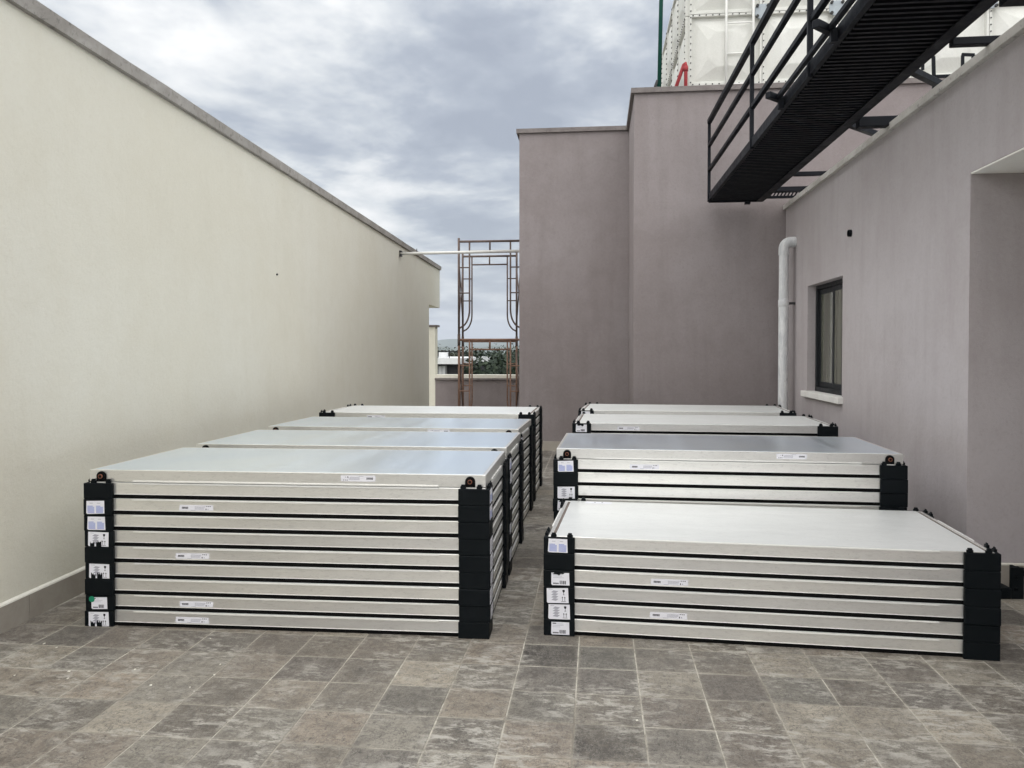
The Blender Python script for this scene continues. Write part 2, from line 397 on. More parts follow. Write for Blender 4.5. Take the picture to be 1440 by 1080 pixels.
def link(name, me, parent=None, loc=None, rotz=0):
    o = bpy.data.objects.new(name, me); COL.objects.link(o)
    if parent is not None: o.parent = parent
    if loc is not None: o.location = loc
    if rotz: o.rotation_euler = (0, 0, rotz)
    return o
def thing(name, label, cat, loc=(0, 0, 0), rotz=0, group=None):
    o = bpy.data.objects.new(name, None); COL.objects.link(o)
    o.empty_display_size = 0.1
    o.location = loc; o.rotation_euler = (0, 0, rotz)
    return tag(o, label, cat, group)
def tag(o, label, cat, group=None):
    o['label'] = label; o['category'] = cat
    if group: o['group'] = group
    return o
def structure(o): o['kind'] = 'structure'; return o
def stuff(o): o['kind'] = 'stuff'; return o

# ------------------------------------------------------------------ layout numbers (metres)
LX = lambda y: -3.40 - 0.034 * (y - 4.2)          # face of the left wall
L_TH = math.atan(0.034)
WALL_Z, COP_Z = 3.645, 3.735
RX = 2.53                                           # face of the right wall
JAMB_Y = 5.68
NEAR_Y, FAR_Y = 10.95, 12.75
TOWER_Z, TOWER_CZ = 5.14, 5.21
SX = 0.505                                          # step between near and far block
FX = -1.255                                         # left edge of the far block

# stacks: x, y of the front left collector corner, rotation, layers, name, top side up
CL, CW, PITCH, E0 = 2.347, 1.0713, 0.0940, 0.023
STACKS = [
    (-2.963, 4.312, 0.017, 10, 'front left stack', 'glass'),
    (-2.989, 5.600, 0.002, 10, 'second left stack', 'glass'),
    (-3.040, 7.010, -0.022, 10, 'third left stack', 'glass'),
    (-3.030, 8.420, -0.006, 10, 'rear left stack', 'back'),
    (-0.275, 4.451, -0.053, 6, 'low front right stack', 'back'),
    (-0.283, 5.610, -0.026, 10, 'second right stack', 'glass'),
    (-0.205, 7.430, -0.030, 10, 'third right stack', 'back'),
    (-0.185, 9.050, -0.060, 10, 'rear right stack', 'back'),
]
def in_stack(x, y, m):
    for sx, sy, th, n, *_ in STACKS:
        c, s_ = math.cos(-th), math.sin(-th)
        lx = c * (x - sx) - s_ * (y - sy); ly = s_ * (x - sx) + c * (y - sy)
        if m < lx < CL - m and m < ly < CW - m: return True
    return False

# ------------------------------------------------------------------ terrain, hills, floor
tm = MB()
NG = 24
for i in range(NG):
    for j in range(NG):
        x0, x1 = -9000 + 18000 * i / NG, -9000 + 18000 * (i + 1) / NG
        y0, y1 = -9000 + 18000 * j / NG, -9000 + 18000 * (j + 1) / NG
        tm.poly([(x0, y0, -14), (x1, y0, -14), (x1, y1, -14), (x0, y1, -14)])
structure(tm.build('ground', M['terrain'], recalc=False))

def ridge(dist, hbase, hvar, seed, a0, a1, n, depth):
    b = MB(); prof = []
    for i in range(n + 1):
        a = R(a0 + (a1 - a0) * i / n)
        hn = mnoise.fractal(Vector((a * 9 + seed, seed, 0)), 0.9, 2.0, 6)
        hh = hbase + hvar * hn
        prof.append([(math.sin(a) * (dist + k * depth), math.cos(a) * (dist + k * depth), z) for k, z in ((-1, -14), (-0.45, -14 + (hh + 14) * 0.55), (0, hh), (1.5, -14))])
    for p, q in zip(prof, prof[1:]):
        for k in range(3): b.poly([p[k], q[k], q[k + 1], p[k + 1]], smooth=True)
    return structure(b.build('hill', M['hill'], recalc=False))
ridge(3600, 28, 26, 3.1, -75, 75, 240, 420)
ridge(5200, 62, 40, 8.7, -75, 75, 240, 500)

# roof floor: grout bed with single slate tiles on it
T = 0.30; TX, TY = -0.0942, 3.0843
fb = MB()
fb.box(-6.0, 4.2, -3.5, 19.38, -0.5, 0.0006)
floor = structure(fb.build('floor', M['grout'], recalc=True))
def tile_ok(x, y):
    if x < LX(y) + 0.0 or y > 19.25: return False
    if y < JAMB_Y: return x < 3.55
    if y < NEAR_Y: return x < RX
    if y < FAR_Y: return x < SX
    return x < FX
fwd = Vector((-math.sin(0.1074), math.cos(0.1074), 0)); rgt = Vector((math.cos(0.1074), math.sin(0.1074), 0))
cand = []
for i in range(-13, 14):
    for j in range(-20, 56):
        x, y = TX + (i + 0.5) * T, TY + (j + 0.5) * T
        if not tile_ok(x, y): continue
        d = x * fwd.x + y * fwd.y; l = x * rgt.x + y * rgt.y
        vis = d > 1.5 and abs(l / d) < 0.70 and CAM_H / d < 0.60 and not in_stack(x, y, 0.12)
        cand.append((vis, d, i, j))
shown = sorted([c for c in cand if c[0]], key=lambda c: c[1])[:296]
single = set((c[2], c[3]) for c in shown)
g = 0.0029
def tile_mesh(k):
    rnd = random.Random(k); b = MB()
    h = T / 2 - g; n = 3
    def edge(a, c):
        pts = []
        for q in range(n):
            t_ = q / n
            p = Vector(a).lerp(Vector(c), t_)
            if q: p += Vector((rnd.uniform(-1, 1), rnd.uniform(-1, 1), 0)) * 0.0014
            pts.append(p)
        return pts
    cs = [(-h, -h), (h, -h), (h, h), (-h, h)]
    ring = []
    for a, c in zip(cs, cs[1:] + cs[:1]): ring += edge(a + (0,), c + (0,))
    top_in = [Vector((p.x * 0.982, p.y * 0.982, 0.0026 + rnd.uniform(-0.0006, 0.0006))) for p in ring]
    rim = [Vector((p.x, p.y, 0.0014)) for p in ring]
    low = [Vector((p.x, p.y, -0.003)) for p in ring]
    N = len(ring)
    b.poly(top_in)
    for r0, r1 in ((top_in, rim), (rim, low)):
        for q in range(N): b.poly([r1[q], r1[(q + 1) % N], r0[(q + 1) % N], r0[q]])
    bm = bmesh.new(); me = b.mesh('tile', M['slate'], recalc=False); bm.from_mesh(me)
    bmesh.ops.remove_doubles(bm, verts=bm.verts, dist=1e-5); bmesh.ops.recalc_face_normals(bm, faces=bm.faces); bm.to_mesh(me); bm.free()
    return me
TM = [tile_mesh(k) for k in range(6)]
rest = MB()
for vis, d, i, j in cand:
    x, y = TX + (i + 0.5) * T, TY + (j + 0.5) * T
    if (i, j) in single:
        o = link('tile', random.choice(TM), floor, (x, y, random.uniform(-0.0003, 0.0006)), random.choice((0, 1, 2, 3)) * math.pi / 2 + random.uniform(-0.004, 0.004))
        o.rotation_euler.x = random.uniform(-0.002, 0.002)
    else:
        h = T / 2 - g
        rest.box(x - h, x + h, y - h, y + h, -0.003, 0.0024)
stuff(rest.build('tile', M['slate'], floor))

# loose crumbs of plaster on the floor
cb = MB()
for k in range(14):
    rx = random.uniform(-3.3, -1.6) if k < 12 else random.uniform(-1.6, 2.2); ry = random.uniform(3.1, 4.25)
    s_ = random.uniform(0.002, 0.0045)
    rot = Matrix.Translation((rx, ry, 0.004 + s_ * 0.2)) @ Matrix.Rotation(random.uniform(0, 3), 4, 'Z') @ Matrix.Rotation(random.uniform(-.3, .3), 4, 'X')
    cb.box(-s_ * 1.3, s_ * 1.3, -s_, s_, -s_ * 0.4, s_ * 0.4, 0, rot)
stuff(cb.build('plaster_crumbs', M['mortar']))

# ------------------------------------------------------------------ left boundary wall
lw = thing('boundary_wall', 'long cream stucco wall along the left side with a stained concrete coping', 'wall')
def lp(y, off, z): return (LX(y) + off, y, z)
b = MB()
Y0, YE, YO = -3.5, 17.92, 19.42
prof = [(Y0, 0.0), (YE, 0.0), (YE, 2.70), (YO, 2.70), (YO, WALL_Z), (Y0, WALL_Z)]
fr = [lp(y, 0, z) for y, z in prof]; bk = [lp(y, -0.35, z) for y, z in prof]
b.poly(fr); b.poly(list(reversed(bk)))
for i in range(len(prof)):
    k = (i + 1) % len(prof); b.poly([fr[k], fr[i], bk[i], bk[k]])
b.build('wall', M['cream'], lw)
b = MB()
n = 46
for i in range(n):                                  # coping with a slightly uneven cast edge
    ya, yb = Y0 + (YO + 0.05 - Y0) * i / n, Y0 + (YO + 0.05 - Y0) * (i + 1) / n
    j = lambda y, s_: 0.006 * mnoise.noise(Vector((y * 2.1, s_, 0)))
    A = [lp(ya, 0.035 + j(ya, 1), WALL_Z + 0.002), lp(ya, 0.04 + j(ya, 2), COP_Z + j(ya, 3)), lp(ya, -0.39, COP_Z + 0.01), lp(ya, -0.39, WALL_Z + 0.002)]
    B = [lp(yb, 0.035 + j(yb, 1), WALL_Z + 0.002), lp(yb, 0.04 + j(yb, 2), COP_Z + j(yb, 3)), lp(yb, -0.39, COP_Z + 0.01), lp(yb, -0.39, WALL_Z + 0.002)]
    for q in range(4): b.poly([A[q], A[(q + 1) % 4], B[(q + 1) % 4], B[q]])
    if i == n - 1: b.poly(B)
    if i == 0: b.poly(list(reversed(A)))
o = b.build('coping', M['coping'], lw)
bm = bmesh.new(); bm.from_mesh(o.data); bmesh.ops.remove_doubles(bm, verts=bm.verts, dist=1e-4); bmesh.ops.recalc_face_normals(bm, faces=bm.faces); bm.to_mesh(o.data); bm.free()
SK = 0.60
sy = 4.36 - SK * 8
while sy < YE - 0.05:                              # skirting tiles
    ye = min(sy + SK - 0.003, YE)
    b = MB(); P = []
    for z in (0.001, 0.150):
        for off in (0.001, 0.014):
            for y in (sy, ye): P.append(lp(y, off, z))
    b.v = P
    for q in ((0, 1, 3, 2), (4, 6, 7, 5), (0, 4, 5, 1), (2, 3, 7, 6), (0, 2, 6, 4), (1, 5, 7, 3)): b.f.append(q); b.mi.append(0); b.sm.append(False)
    b.build('skirting_tile', M['skirt'], lw)
    sy += SK
b = MB()
A = [lp(Y0, 0.001, 0.1515), lp(Y0, 0.0145, 0.1515), lp(Y0, 0.012, 0.160), lp(Y0, 0.001, 0.172)]
B = [lp(YE, 0.001, 0.1515), lp(YE, 0.0145, 0.1515), lp(YE, 0.012, 0.160), lp(YE, 0.001, 0.172)]
for q in range(4): b.poly([A[q], A[(q + 1) % 4], B[(q + 1) % 4], B[q]])
b.poly(B); b.poly(list(reversed(A)))
b.build('mortar_ledge', M['mortar'], lw)
b = MB()
for y, z, r_ in ((8.43, 2.47, 0.011),):
    b.tube([lp(y, -0.002, z), lp(y, 0.012, z)], r_, 8)
b.build('nail', M['cavity'], lw)

# low cream return wall and mauve parapet at the far end
rw = thing('return_wall', 'narrow low cream wall return with small grey cap past the end of the long wall', 'wall')
b = MB(); b.box(-5.2, -4.035, 19.42, 19.72, -0.4, 2.225); b.build('wall', M['cream'], rw)
b = MB(); b.box(-5.24, -3.985, 19.38, 19.76, 2.227, 2.275); b.build('coping', M['coping_dark'], rw, 0.004)
pw = thing('parapet_wall', 'low mauve parapet with a pale coping behind the scaffold at the far roof edge', 'wall')
b = MB(); b.box(-4.03, FX - 0.003, 19.40, 19.60, -0.4, 0.93); b.build('wall', M['mauve'], pw)
b = MB(); b.box(-4.032, FX - 0.003, 19.35, 19.65, 0.932, 1.03); b.build('coping', M['mortar'], pw, 0.005)
b = MB(); b.box(-4.033, FX - 0.003, 19.345, 19.40, 0.895, 0.945); b.build('drip_edge', M['coping_dark'], pw, 0.004)

# ------------------------------------------------------------------ right building (low) with recess and window
rb = thing('low_building', 'low mauve rendered building on the right with a dark window and a door recess', 'building', (RX, 8, 0))
rb_off = Vector((RX, 8, 0))
def P3(b, pts): b.poly([Vector(p) - rb_off for p in pts])
WY0, WY1, WZ0, WZ1 = 8.465, 9.825, 1.135, 2.40
ZT = 3.515
RD = 1.05                                          # depth of the recess
b = MB()
ys = [JAMB_Y, WY0, WY1, NEAR_Y]; zs = [-0.4, WZ0, WZ1, ZT]
for a in range(3):
    for c in range(3):
        if a == 1 and c == 1: continue
        P3(b, [(RX, ys[a], zs[c]), (RX, ys[a + 1], zs[c]), (RX, ys[a + 1], zs[c + 1]), (RX, ys[a], zs[c + 1])])
RV = 0.105
P3(b, [(RX, WY0, WZ0), (RX + RV, WY0, WZ0), (RX + RV, WY0, WZ1), (RX, WY0, WZ1)])
P3(b, [(RX, WY1, WZ0), (RX, WY1, WZ1), (RX + RV, WY1, WZ1), (RX + RV, WY1, WZ0)])
P3(b, [(RX, WY0, WZ1), (RX + RV, WY0, WZ1), (RX + RV, WY1, WZ1), (RX, WY1, WZ1)])
P3(b, [(RX, WY0, WZ0), (RX, WY1, WZ0), (RX + RV, WY1, WZ0), (RX + RV, WY0, WZ0)])
SZ = 2.835; RY0 = 2.6
P3(b, [(RX, JAMB_Y, -0.4), (RX + RD, JAMB_Y, -0.4), (RX + RD, JAMB_Y, SZ), (RX, JAMB_Y, SZ)])
P3(b, [(RX + RD, RY0, -0.4), (RX + RD, JAMB_Y, -0.4), (RX + RD, JAMB_Y, SZ), (RX + RD, RY0, SZ)])
P3(b, [(RX, RY0, -0.4), (RX + RD, RY0, -0.4), (RX + RD, RY0, SZ), (RX, RY0, SZ)])
P3(b, [(RX, RY0, SZ), (RX, JAMB_Y, SZ), (RX, JAMB_Y, ZT), (RX, RY0, ZT)])
P3(b, [(RX, -3.5, -0.4), (RX, RY0, -0.4), (RX, RY0, ZT), (RX, -3.5, ZT)])
P3(b, [(RX, -3.5, ZT), (RX, NEAR_Y, ZT), (6.5, NEAR_Y, ZT), (6.5, -3.5, ZT)])
P3(b, [(6.5, -3.5, -0.4), (6.5, NEAR_Y, -0.4), (6.5, NEAR_Y, ZT), (6.5, -3.5, ZT)])
P3(b, [(RX, -3.5, -0.4), (6.5, -3.5, -0.4), (6.5, -3.5, ZT), (RX, -3.5, ZT)])
b.build('wall', M['mauve_lit'], rb, recalc=False)
b = MB(); b.box(RX + 0.002 - RX, RD - 0.002, RY0 + 0.002 - 8, JAMB_Y - 0.002 - 8, SZ - 0.012, SZ - 0.002); b.build('soffit', M['soffit'], rb)
b = MB(); n = 30
for i in range(n):
    ya, yb = -3.5 + (NEAR_Y + 3.5 - 0.004) * i / n - 8, -3.5 + (NEAR_Y + 3.5 - 0.004) * (i + 1) / n - 8
    j = lambda y, s_: 0.004 * mnoise.noise(Vector((y * 2.3, s_, 5)))
    A = [(-0.04 + j(ya, 1), ya, ZT + 0.003), (-0.04 + j(ya, 2), ya, ZT + 0.062 + j(ya, 3)), (0.26, ya, ZT + 0.07), (0.26, ya, ZT + 0.003)]
    B = [(-0.04 + j(yb, 1), yb, ZT + 0.003), (-0.04 + j(yb, 2), yb, ZT + 0.062 + j(yb, 3)), (0.26, yb, ZT + 0.07), (0.26, yb, ZT + 0.003)]
    for q in range(4): b.poly([A[q], A[(q + 1) % 4], B[(q + 1) % 4], B[q]])
    if i == 0: b.poly(A)
    if i == n - 1: b.poly(B)
o = b.build('coping', M['coping_pale'], rb)
bm = bmesh.new(); bm.from_mesh(o.data); bmesh.ops.remove_doubles(bm, verts=bm.verts, dist=1e-4); bmesh.ops.recalc_face_normals(bm, faces=bm.faces); bm.to_mesh(o.data); bm.free()
# skirting: along the wall and on the jamb
sk_r = []
y = NEAR_Y - 0.02
while y > JAMB_Y + 0.02:
    ya = max(y - SK + 0.003, JAMB_Y + 0.004)
    b = MB(); b.box(-0.014, -0.001, ya - 8, y - 8, 0.001, 0.150); b.build('skirting_tile', M['skirt'], rb)
    y -= SK
for xa, xb in ((-0.012, 0.47), (0.473, RD - 0.02)):
    b = MB(); b.box(xa, xb, JAMB_Y - 0.014 - 8, JAMB_Y - 0.001 - 8, 0.001, 0.150); b.build('skirting_tile', M['skirt'], rb)
b = MB()
b.box(-0.012, RD - 0.02, JAMB_Y - 0.020 - 8, JAMB_Y - 0.001 - 8, 0.1515, 0.170)
b.box(-0.020, -0.001, JAMB_Y + 0.002 - 8, NEAR_Y - 0.02 - 8, 0.1515, 0.170)
b.build('mortar_ledge', M['mortar'], rb, 0.005)

wi = MB()                                           # window
FXx = RV - 0.002
def wbox(b, y0, y1, z0, z1, x0, x1): b.box(x0, x1, y0 - 8, y1 - 8, z0, z1)
b = MB(); f_ = 0.05
wbox(b, WY0 + .003, WY0 + f_, WZ0 + .003, WZ1 - .003, FXx - 0.01, FXx + 0.05)
wbox(b, WY1 - f_, WY1 - .003, WZ0 + .003, WZ1 - .003, FXx - 0.01, FXx + 0.05)
wbox(b, WY0 + f_, WY1 - f_, WZ1 - f_, WZ1 - .003, FXx - 0.01, FXx + 0.05)
wbox(b, WY0 + f_, WY1 - f_, WZ0 + .003, WZ0 + f_ + 0.01, FXx - 0.01, FXx + 0.05)
win = b.build('window', M['winframe'], rb, 0.004)
ymid = (WY0 + WY1) / 2
for (a, c, dx) in ((WY0 + f_ + .002, ymid + 0.03, 0.012), (ymid - 0.03, WY1 - f_ - .002, 0.034)):
    sb = MB(); s_ = 0.058
    z0, z1 = WZ0 + f_ + 0.012, WZ1 - f_ - 0.002
    x0, x1 = FXx + dx - 0.01, FXx + dx + 0.01
    wbox(sb, a, a + s_, z0, z1, x0, x1); wbox(sb, c - s_, c, z0, z1, x0, x1)
    wbox(sb, a + s_, c - s_, z1 - s_, z1, x0, x1); wbox(sb, a + s_, c - s_, z0, z0 + s_, x0, x1)
    sb.build('sash', M['winframe'], win, 0.003)
    gb = MB(); wbox(gb, a + s_ + .0005, c - s_ - .0005, z0 + s_ + .0005, z1 - s_ - .0005, FXx + dx - 0.003, FXx + dx + 0.003); gb.build('pane', M['pane'], win)
b = MB(); b.box(0, 0.4, WY0 - 8, WY1 - 8, WZ0 - 0.02, WZ1 + 0.02)
b = MB(); b.box(-0.055, RV - 0.012, 8.425 - 8, 9.905 - 8, 1.068, 1.1385)
b.build('sill', M['sill'], win, 0.006)
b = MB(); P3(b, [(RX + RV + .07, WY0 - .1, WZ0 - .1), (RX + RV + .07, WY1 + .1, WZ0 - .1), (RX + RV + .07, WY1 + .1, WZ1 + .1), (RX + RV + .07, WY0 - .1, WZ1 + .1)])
b.build('window_backing', M['cavity'], win, recalc=False)  # near-black sheet behind the panes

vp = thing('vent_pipe', 'short dark round pipe stub sticking out of the right wall above the window', 'pipe', (RX, 8.205, 2.797))
b = MB(); n = 14
ro, ri = 0.036, 0.031
for k in range(n):
    a0, a1 = 2 * math.pi * k / n, 2 * math.pi * (k + 1) / n
    q = lambda r_, a, x: (x, r_ * math.cos(a), r_ * math.sin(a))
    b.poly([q(ro, a0, 0), q(ro, a1, 0), q(ro, a1, -0.03), q(ro, a0, -0.03)], 0, True)
    b.poly([q(ro, a0, -0.03), q(ro, a1, -0.03), q(ri, a1, -0.03), q(ri, a0, -0.03)])
    b.poly([q(ri, a0, -0.03), q(ri, a1, -0.03), q(ri, a1, -0.002), q(ri, a0, -0.002)], 0, True)
b.build('pipe', M['black'], vp)
b = MB(); b.tube([(-0.004, 0, 0), (-0.002, 0, 0)], 0.0305, 14); b.build('bore', M['cavity'], vp)

dp = thing('downpipe', 'weathered pale grey downpipe with a bent top in the corner by the window', 'pipe', (2.385, 10.42, 0))
b = MB(); b.tube([(0, 0, 0.0), (0, 0, 2.19)], 0.062, 20, cap=False); b.tube([(0, 0, 2.19), (0, 0, 2.875)], 0.060, 20, cap=False); b.build('pipe', M['downpipe'], dp)
b = MB(); b.tube([(0, 0, 2.185), (0, 0, 2.19), (0, 0, 2.275), (0, 0, 2.28)], [0.06, 0.0665, 0.0665, 0.06], 20, cap=False); b.build('collar', M['downpipe'], dp)
b = MB(); el = []
for k in range(9):
    a = math.pi / 2 * k / 8
    el.append((0.085 - 0.085 * math.cos(a), 0, 2.93 + 0.085 * math.sin(a)))
b.tube([(0, 0, 2.85)] + el + [(0.143, 0, 3.015)], 0.066, 20, cap=False); b.build('elbow', M['downpipe'], dp)
b = MB(); b.tube([(0, 0, 2.865), (0, 0, 2.87)], 0.0685, 20); b.build('joint_ring', M['downpipe'], dp)
for z in (0.75, 2.23):
    b = MB(); b.bar((0.055, 0, z), (0.143, 0, z), 0.016, 0.03); b.build('wall_clip', M['bolt'], dp)

# ------------------------------------------------------------------ tower block (near and far faces)
tb = thing('tower_block', 'tall plain mauve block with a stepped corner and grey coping at the back', 'building')
def tower(b, off, z0, z1):
    o_ = off
    pts = [(FX - o_, FAR_Y - o_), (SX - o_, FAR_Y - o_), (SX - o_, NEAR_Y - o_), (7.0 + o_, NEAR_Y - o_), (7.0 + o_, 19.0 + o_), (FX - o_, 19.0 + o_)]
    lo = [(x, y, z0) for x, y in pts]; hi = [(x, y, z1) for x, y in pts]
    for i in range(6):
        k = (i + 1) % 6; b.poly([lo[i], lo[k], hi[k], hi[i]])
    b.poly(hi); b.poly(list(reversed(lo)))
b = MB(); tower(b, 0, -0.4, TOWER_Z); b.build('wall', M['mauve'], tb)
b = MB(); tower(b, 0.045, TOWER_Z + 0.002, TOWER_CZ); b.build('coping', M['coping_dark'], tb, 0.006)
b = MB()
x = SX + 0.02
while x < RX - 0.03:
    xe = min(x + SK - 0.003, RX - 0.016); q = MB(); q.box(x, xe, NEAR_Y - 0.014, NEAR_Y - 0.001, 0.001, 0.15); q.build('skirting_tile', M['skirt'], tb); x += SK
x = FX + 0.003
while x < SX - 0.03:
    xe = min(x + SK - 0.003, SX - 0.016); q = MB(); q.box(x, xe, FAR_Y - 0.014, FAR_Y - 0.001, 0.001, 0.15); q.build('skirting_tile', M['skirt'], tb); x += SK

# ------------------------------------------------------------------ water tank on the tower roof
PN = 1.04; TYF = 11.90; TXL = 1.345; TZ0 = 5.515
NX, NYP, NZ = 6, 5, 2
wt = thing('water_tank', 'large white sectional water tank of bolted square panels on the roof', 'tank', (TXL, TYF, TZ0))
def panel_mesh():
    b = MB(); s_ = PN; h = s_ / 2 - 0.004
    def ring(r_, d): return [Vector((x * r_, -d, z * r_)) for x, z in ((-1, -1), (1, -1), (1, 1), (-1, 1))]
    def cut(r_, d, c): # octagonal ring
        return [Vector((x, -d, z)) for x, z in ((-r_ + c, -r_), (r_ - c, -r_), (r_, -r_ + c), (r_, r_ - c), (r_ - c, r_), (-r_ + c, r_), (-r_, r_ - c), (-r_, -r_ + c))]
    lv = [cut(h, 0.055, 0.004), cut(h - 0.030, 0.055, 0.004), cut(h - 0.032, 0.0, 0.004), cut(h - 0.075, 0.0, 0.01), cut(h - 0.26, 0.068, 0.12), cut(h - 0.275, 0.070, 0.12)]
    for a, c in zip(lv, lv[1:]):
        for k in range(8): b.poly([a[k], a[(k + 1) % 8], c[(k + 1) % 8], c[k]])
    b.poly(lv[-1])
    lo = cut(h, -0.02, 0.004)
    for k in range(8): b.poly([lo[k], lo[(k + 1) % 8], lv[0][(k + 1) % 8], lv[0][k]])
    me = b.mesh('panel', M['tank'], recalc=False)
    bm = bmesh.new(); bm.from_mesh(me); bmesh.ops.remove_doubles(bm, verts=bm.verts, dist=1e-5); bmesh.ops.recalc_face_normals(bm, faces=bm.faces); bm.to_mesh(me); bm.free()
    return me
PM = panel_mesh()
for kz in range(NZ):
    for kx in range(NX): link('panel', PM, wt, ((kx + .5) * PN, 0, (kz + .5) * PN))
    for ky in range(NYP): link('panel', PM, wt, (0, (ky + .5) * PN, (kz + .5) * PN), -math.pi / 2)
b = MB(); b.box(0.025, NX * PN, 0.025, NYP * PN, 0.0, NZ * PN + 0.04); b.build('tank_body', M['tank'], wt)
b = MB()
b.box(-0.10, NX * PN + 0.05, -0.09, NYP * PN + 0.05, -0.32, -0.03); b.build('plinth', M['coping_dark'], wt)
b = MB()
def bolt(x, y, z, d):
    w_ = 0.0095
    if d == 'y': b.tube([(x, y, z), (x, y - 0.012, z)], w_, 6)
    else: b.tube([(x, y, z), (x - 0.012, y, z)], w_, 6)
for kx in range(NX + 1):
    for q in range(NZ * 11):
        z = 0.05 + q * 0.0945
        for s_ in ((0.018,) if kx == 0 else (0.018, -0.018)) if kx < NX else (-0.018,):
            if abs((z % PN) - 0) > 0.03: bolt(kx * PN + s_ + (0.0 if s_ > 0 else 0.0), -0.055, z, 'y') if s_ > 0 or kx == NX else None
for kz in range(0, NZ + 1):
    for q in range(NX * 11):
        z = kz * PN + (-0.018 if kz else 0.018)
        bolt(0.05 + q * 0.0945, -0.055, z, 'y')
for ky in range(NYP + 1):
    for q in range(NZ * 11):
        for s_ in (0.018, -0.018):
            y = ky * PN + s_
            if 0 < y < NYP * PN: bolt(-0.055, y, 0.05 + q * 0.0945, 'x')
for q in range(NYP * 11): bolt(-0.055, 0.05 + q * 0.0945, PN - 0.018, 'x')
stuff(b.build('bolt', M['bolt'], wt))
for kx in range(1, NX):                              # tie plates where four panels meet
    b = MB(); x = kx * PN; z = PN
    c, s_ = 0.105, 0.055
    pts = [(-c, s_), (-s_, c), (s_, c), (c, s_), (c, -s_), (s_, -c), (-s_, -c), (-c, -s_)]
    f = [(x + px_, -0.068, z + pz_) for px_, pz_ in pts]; k_ = [(x + px_, -0.056, z + pz_) for px_, pz_ in pts]
    b.poly(f); b.poly(list(reversed(k_)))
    for i in range(8): b.poly([f[i], f[(i + 1) % 8], k_[(i + 1) % 8], k_[i]])
    tp = b.build('tie_plate', M['bracket'], wt)
    b = MB()
    for qx in (-0.075, 0.075):
        for qz in (-0.075, 0.075): b.tube([(x + qx, -0.068, z + qz), (x + qx, -0.10, z + qz)], 0.022, 8)
    b.build('nut', M['bolt'], tp)
b = MB(); b.tube([(2 * PN, -0.075, PN - 0.1), (2 * PN, -0.075, 0.02)], 0.016, 8)
b.build('stay_rod', M['ladder'], wt)
ld = thing('ladder', 'slim white ladder fixed to the front of the water tank', 'ladder', (1.865, TYF - 0.10, TOWER_CZ + 0.02))
for x in (0, 0.385):
    b = MB(); b.tube([(x, 0, 0), (x, 0, 2.6)], 0.017, 8); b.build('rail', M['ladder'], ld)
for k in range(6):
    b = MB(); b.tube([(0.012, 0, 0.28 + k * 0.44), (0.373, 0, 0.28 + k * 0.44)], 0.011, 8); b.build('rung', M['ladder'], ld)
gp = thing('green_pipe', 'dark green vertical pipe at the left corner of the white tank', 'pipe', (0.865, 11.3, TOWER_CZ))
b = MB(); b.tube([(0, 0, 0), (0.03, 0, 1.6), (0.05, 0, 2.9)], 0.028, 12); b.build('pipe', M['greenpipe'], gp)
b = MB(); b.tube([(-0.05, 0, 0), (-0.05, 0, 0.14), (-0.02, 0, 0.22)], 0.022, 8); b.build('valve', M['bolt'], gp)
rp = thing('red_pipe', 'red painted pipe bent to an A shape beside the white tank', 'pipe', (1.262, 11.55, TOWER_CZ))
b = MB(); b.tube([(0, 0, 0), (0, 0, 0.50), (-0.005, 0.01, 0.535), (-0.025, 0.03, 0.525), (-0.20, 0.12, 0.02)], 0.026, 10); b.build('pipe', M['redpipe'], rp)
b = MB(); b.tube([(0, 0, 0.42), (0, 0, 0.49)], 0.034, 10); b.build('collar', M['redpipe'], rp)

# ------------------------------------------------------------------ catwalk
cw = thing('catwalk', 'black steel catwalk with railing overhead on the right, seen from below', 'walkway', (1.49, 10.8, 3.637))
def cx(y): return 0.011 * (10.8 - y)                # tiny skew of the walkway
CWW = 0.70; YN = 2.6
def cp(y, x, z): return (cx(y) + x, y - 10.8, z)
b = MB(); b.poly([cp(10.8, 0.01, 0.022), cp(10.8, CWW, 0.022), cp(YN, CWW, 0.022), cp(YN, 0.01, 0.022)]); b.poly([cp(10.8, 0.01, 0.027), cp(YN, 0.01, 0.027), cp(YN, CWW, 0.027), cp(10.8, CWW, 0.027)])
b.build('deck_plate', M['steel'], cw, recalc=False)
sm = MB(); sm.box(0.035, CWW - 0.03, -0.014, 0.014, -0.012, 0.0205)
SLM = sm.mesh('slat', M['steel'])
y = 10.74
while y > 3.3:
    link('slat', SLM, cw, (cx(y), y - 10.8, 0)); y -= 0.070
for nm, x0, x1, z0, z1 in (('stringer', -0.005, 0.006, -0.005, 0.085), ('stringer', CWW, CWW + 0.010, -0.03, 0.085)):
    b = MB(); P = []
    for z in (z0, z1):
        for yy in (10.8, YN):
            for xx in (x0, x1): P.append(cp(yy, xx, z))
    b.v = P
    for q in ((0, 1, 3, 2), (4, 6, 7, 5), (0, 4, 5, 1), (2, 3, 7, 6), (0, 2, 6, 4), (1, 5, 7, 3)): b.f.append(q); b.mi.append(0); b.sm.append(False)
    if x0 > 0: b.bar(cp(10.8, CWW - 0.04, -0.024), cp(YN, CWW - 0.04, -0.024), 0.085, 0.01)
    else: b.bar(cp(10.8, 0.02, 0.0), cp(YN, 0.02, 0.0), 0.03, 0.008)
    b.build(nm, M['steel'], cw)
for yy in (10.78, 8.03, 5.98, 3.9):                  # railing posts on the left side
    b = MB(); b.bar(cp(yy, 0.0, -0.02), cp(yy, 0.0, 1.045), 0.038); b.build('railing_post', M['steel'], cw, 0.003)
for z, w_ in ((1.045, 0.055), (0.73, 0.044), (0.40, 0.044)):
    b = MB(); b.bar(cp(10.78, 0.0, z), cp(YN, 0.03, z), w_); b.build('railing_bar', M['steel'], cw, 0.003)
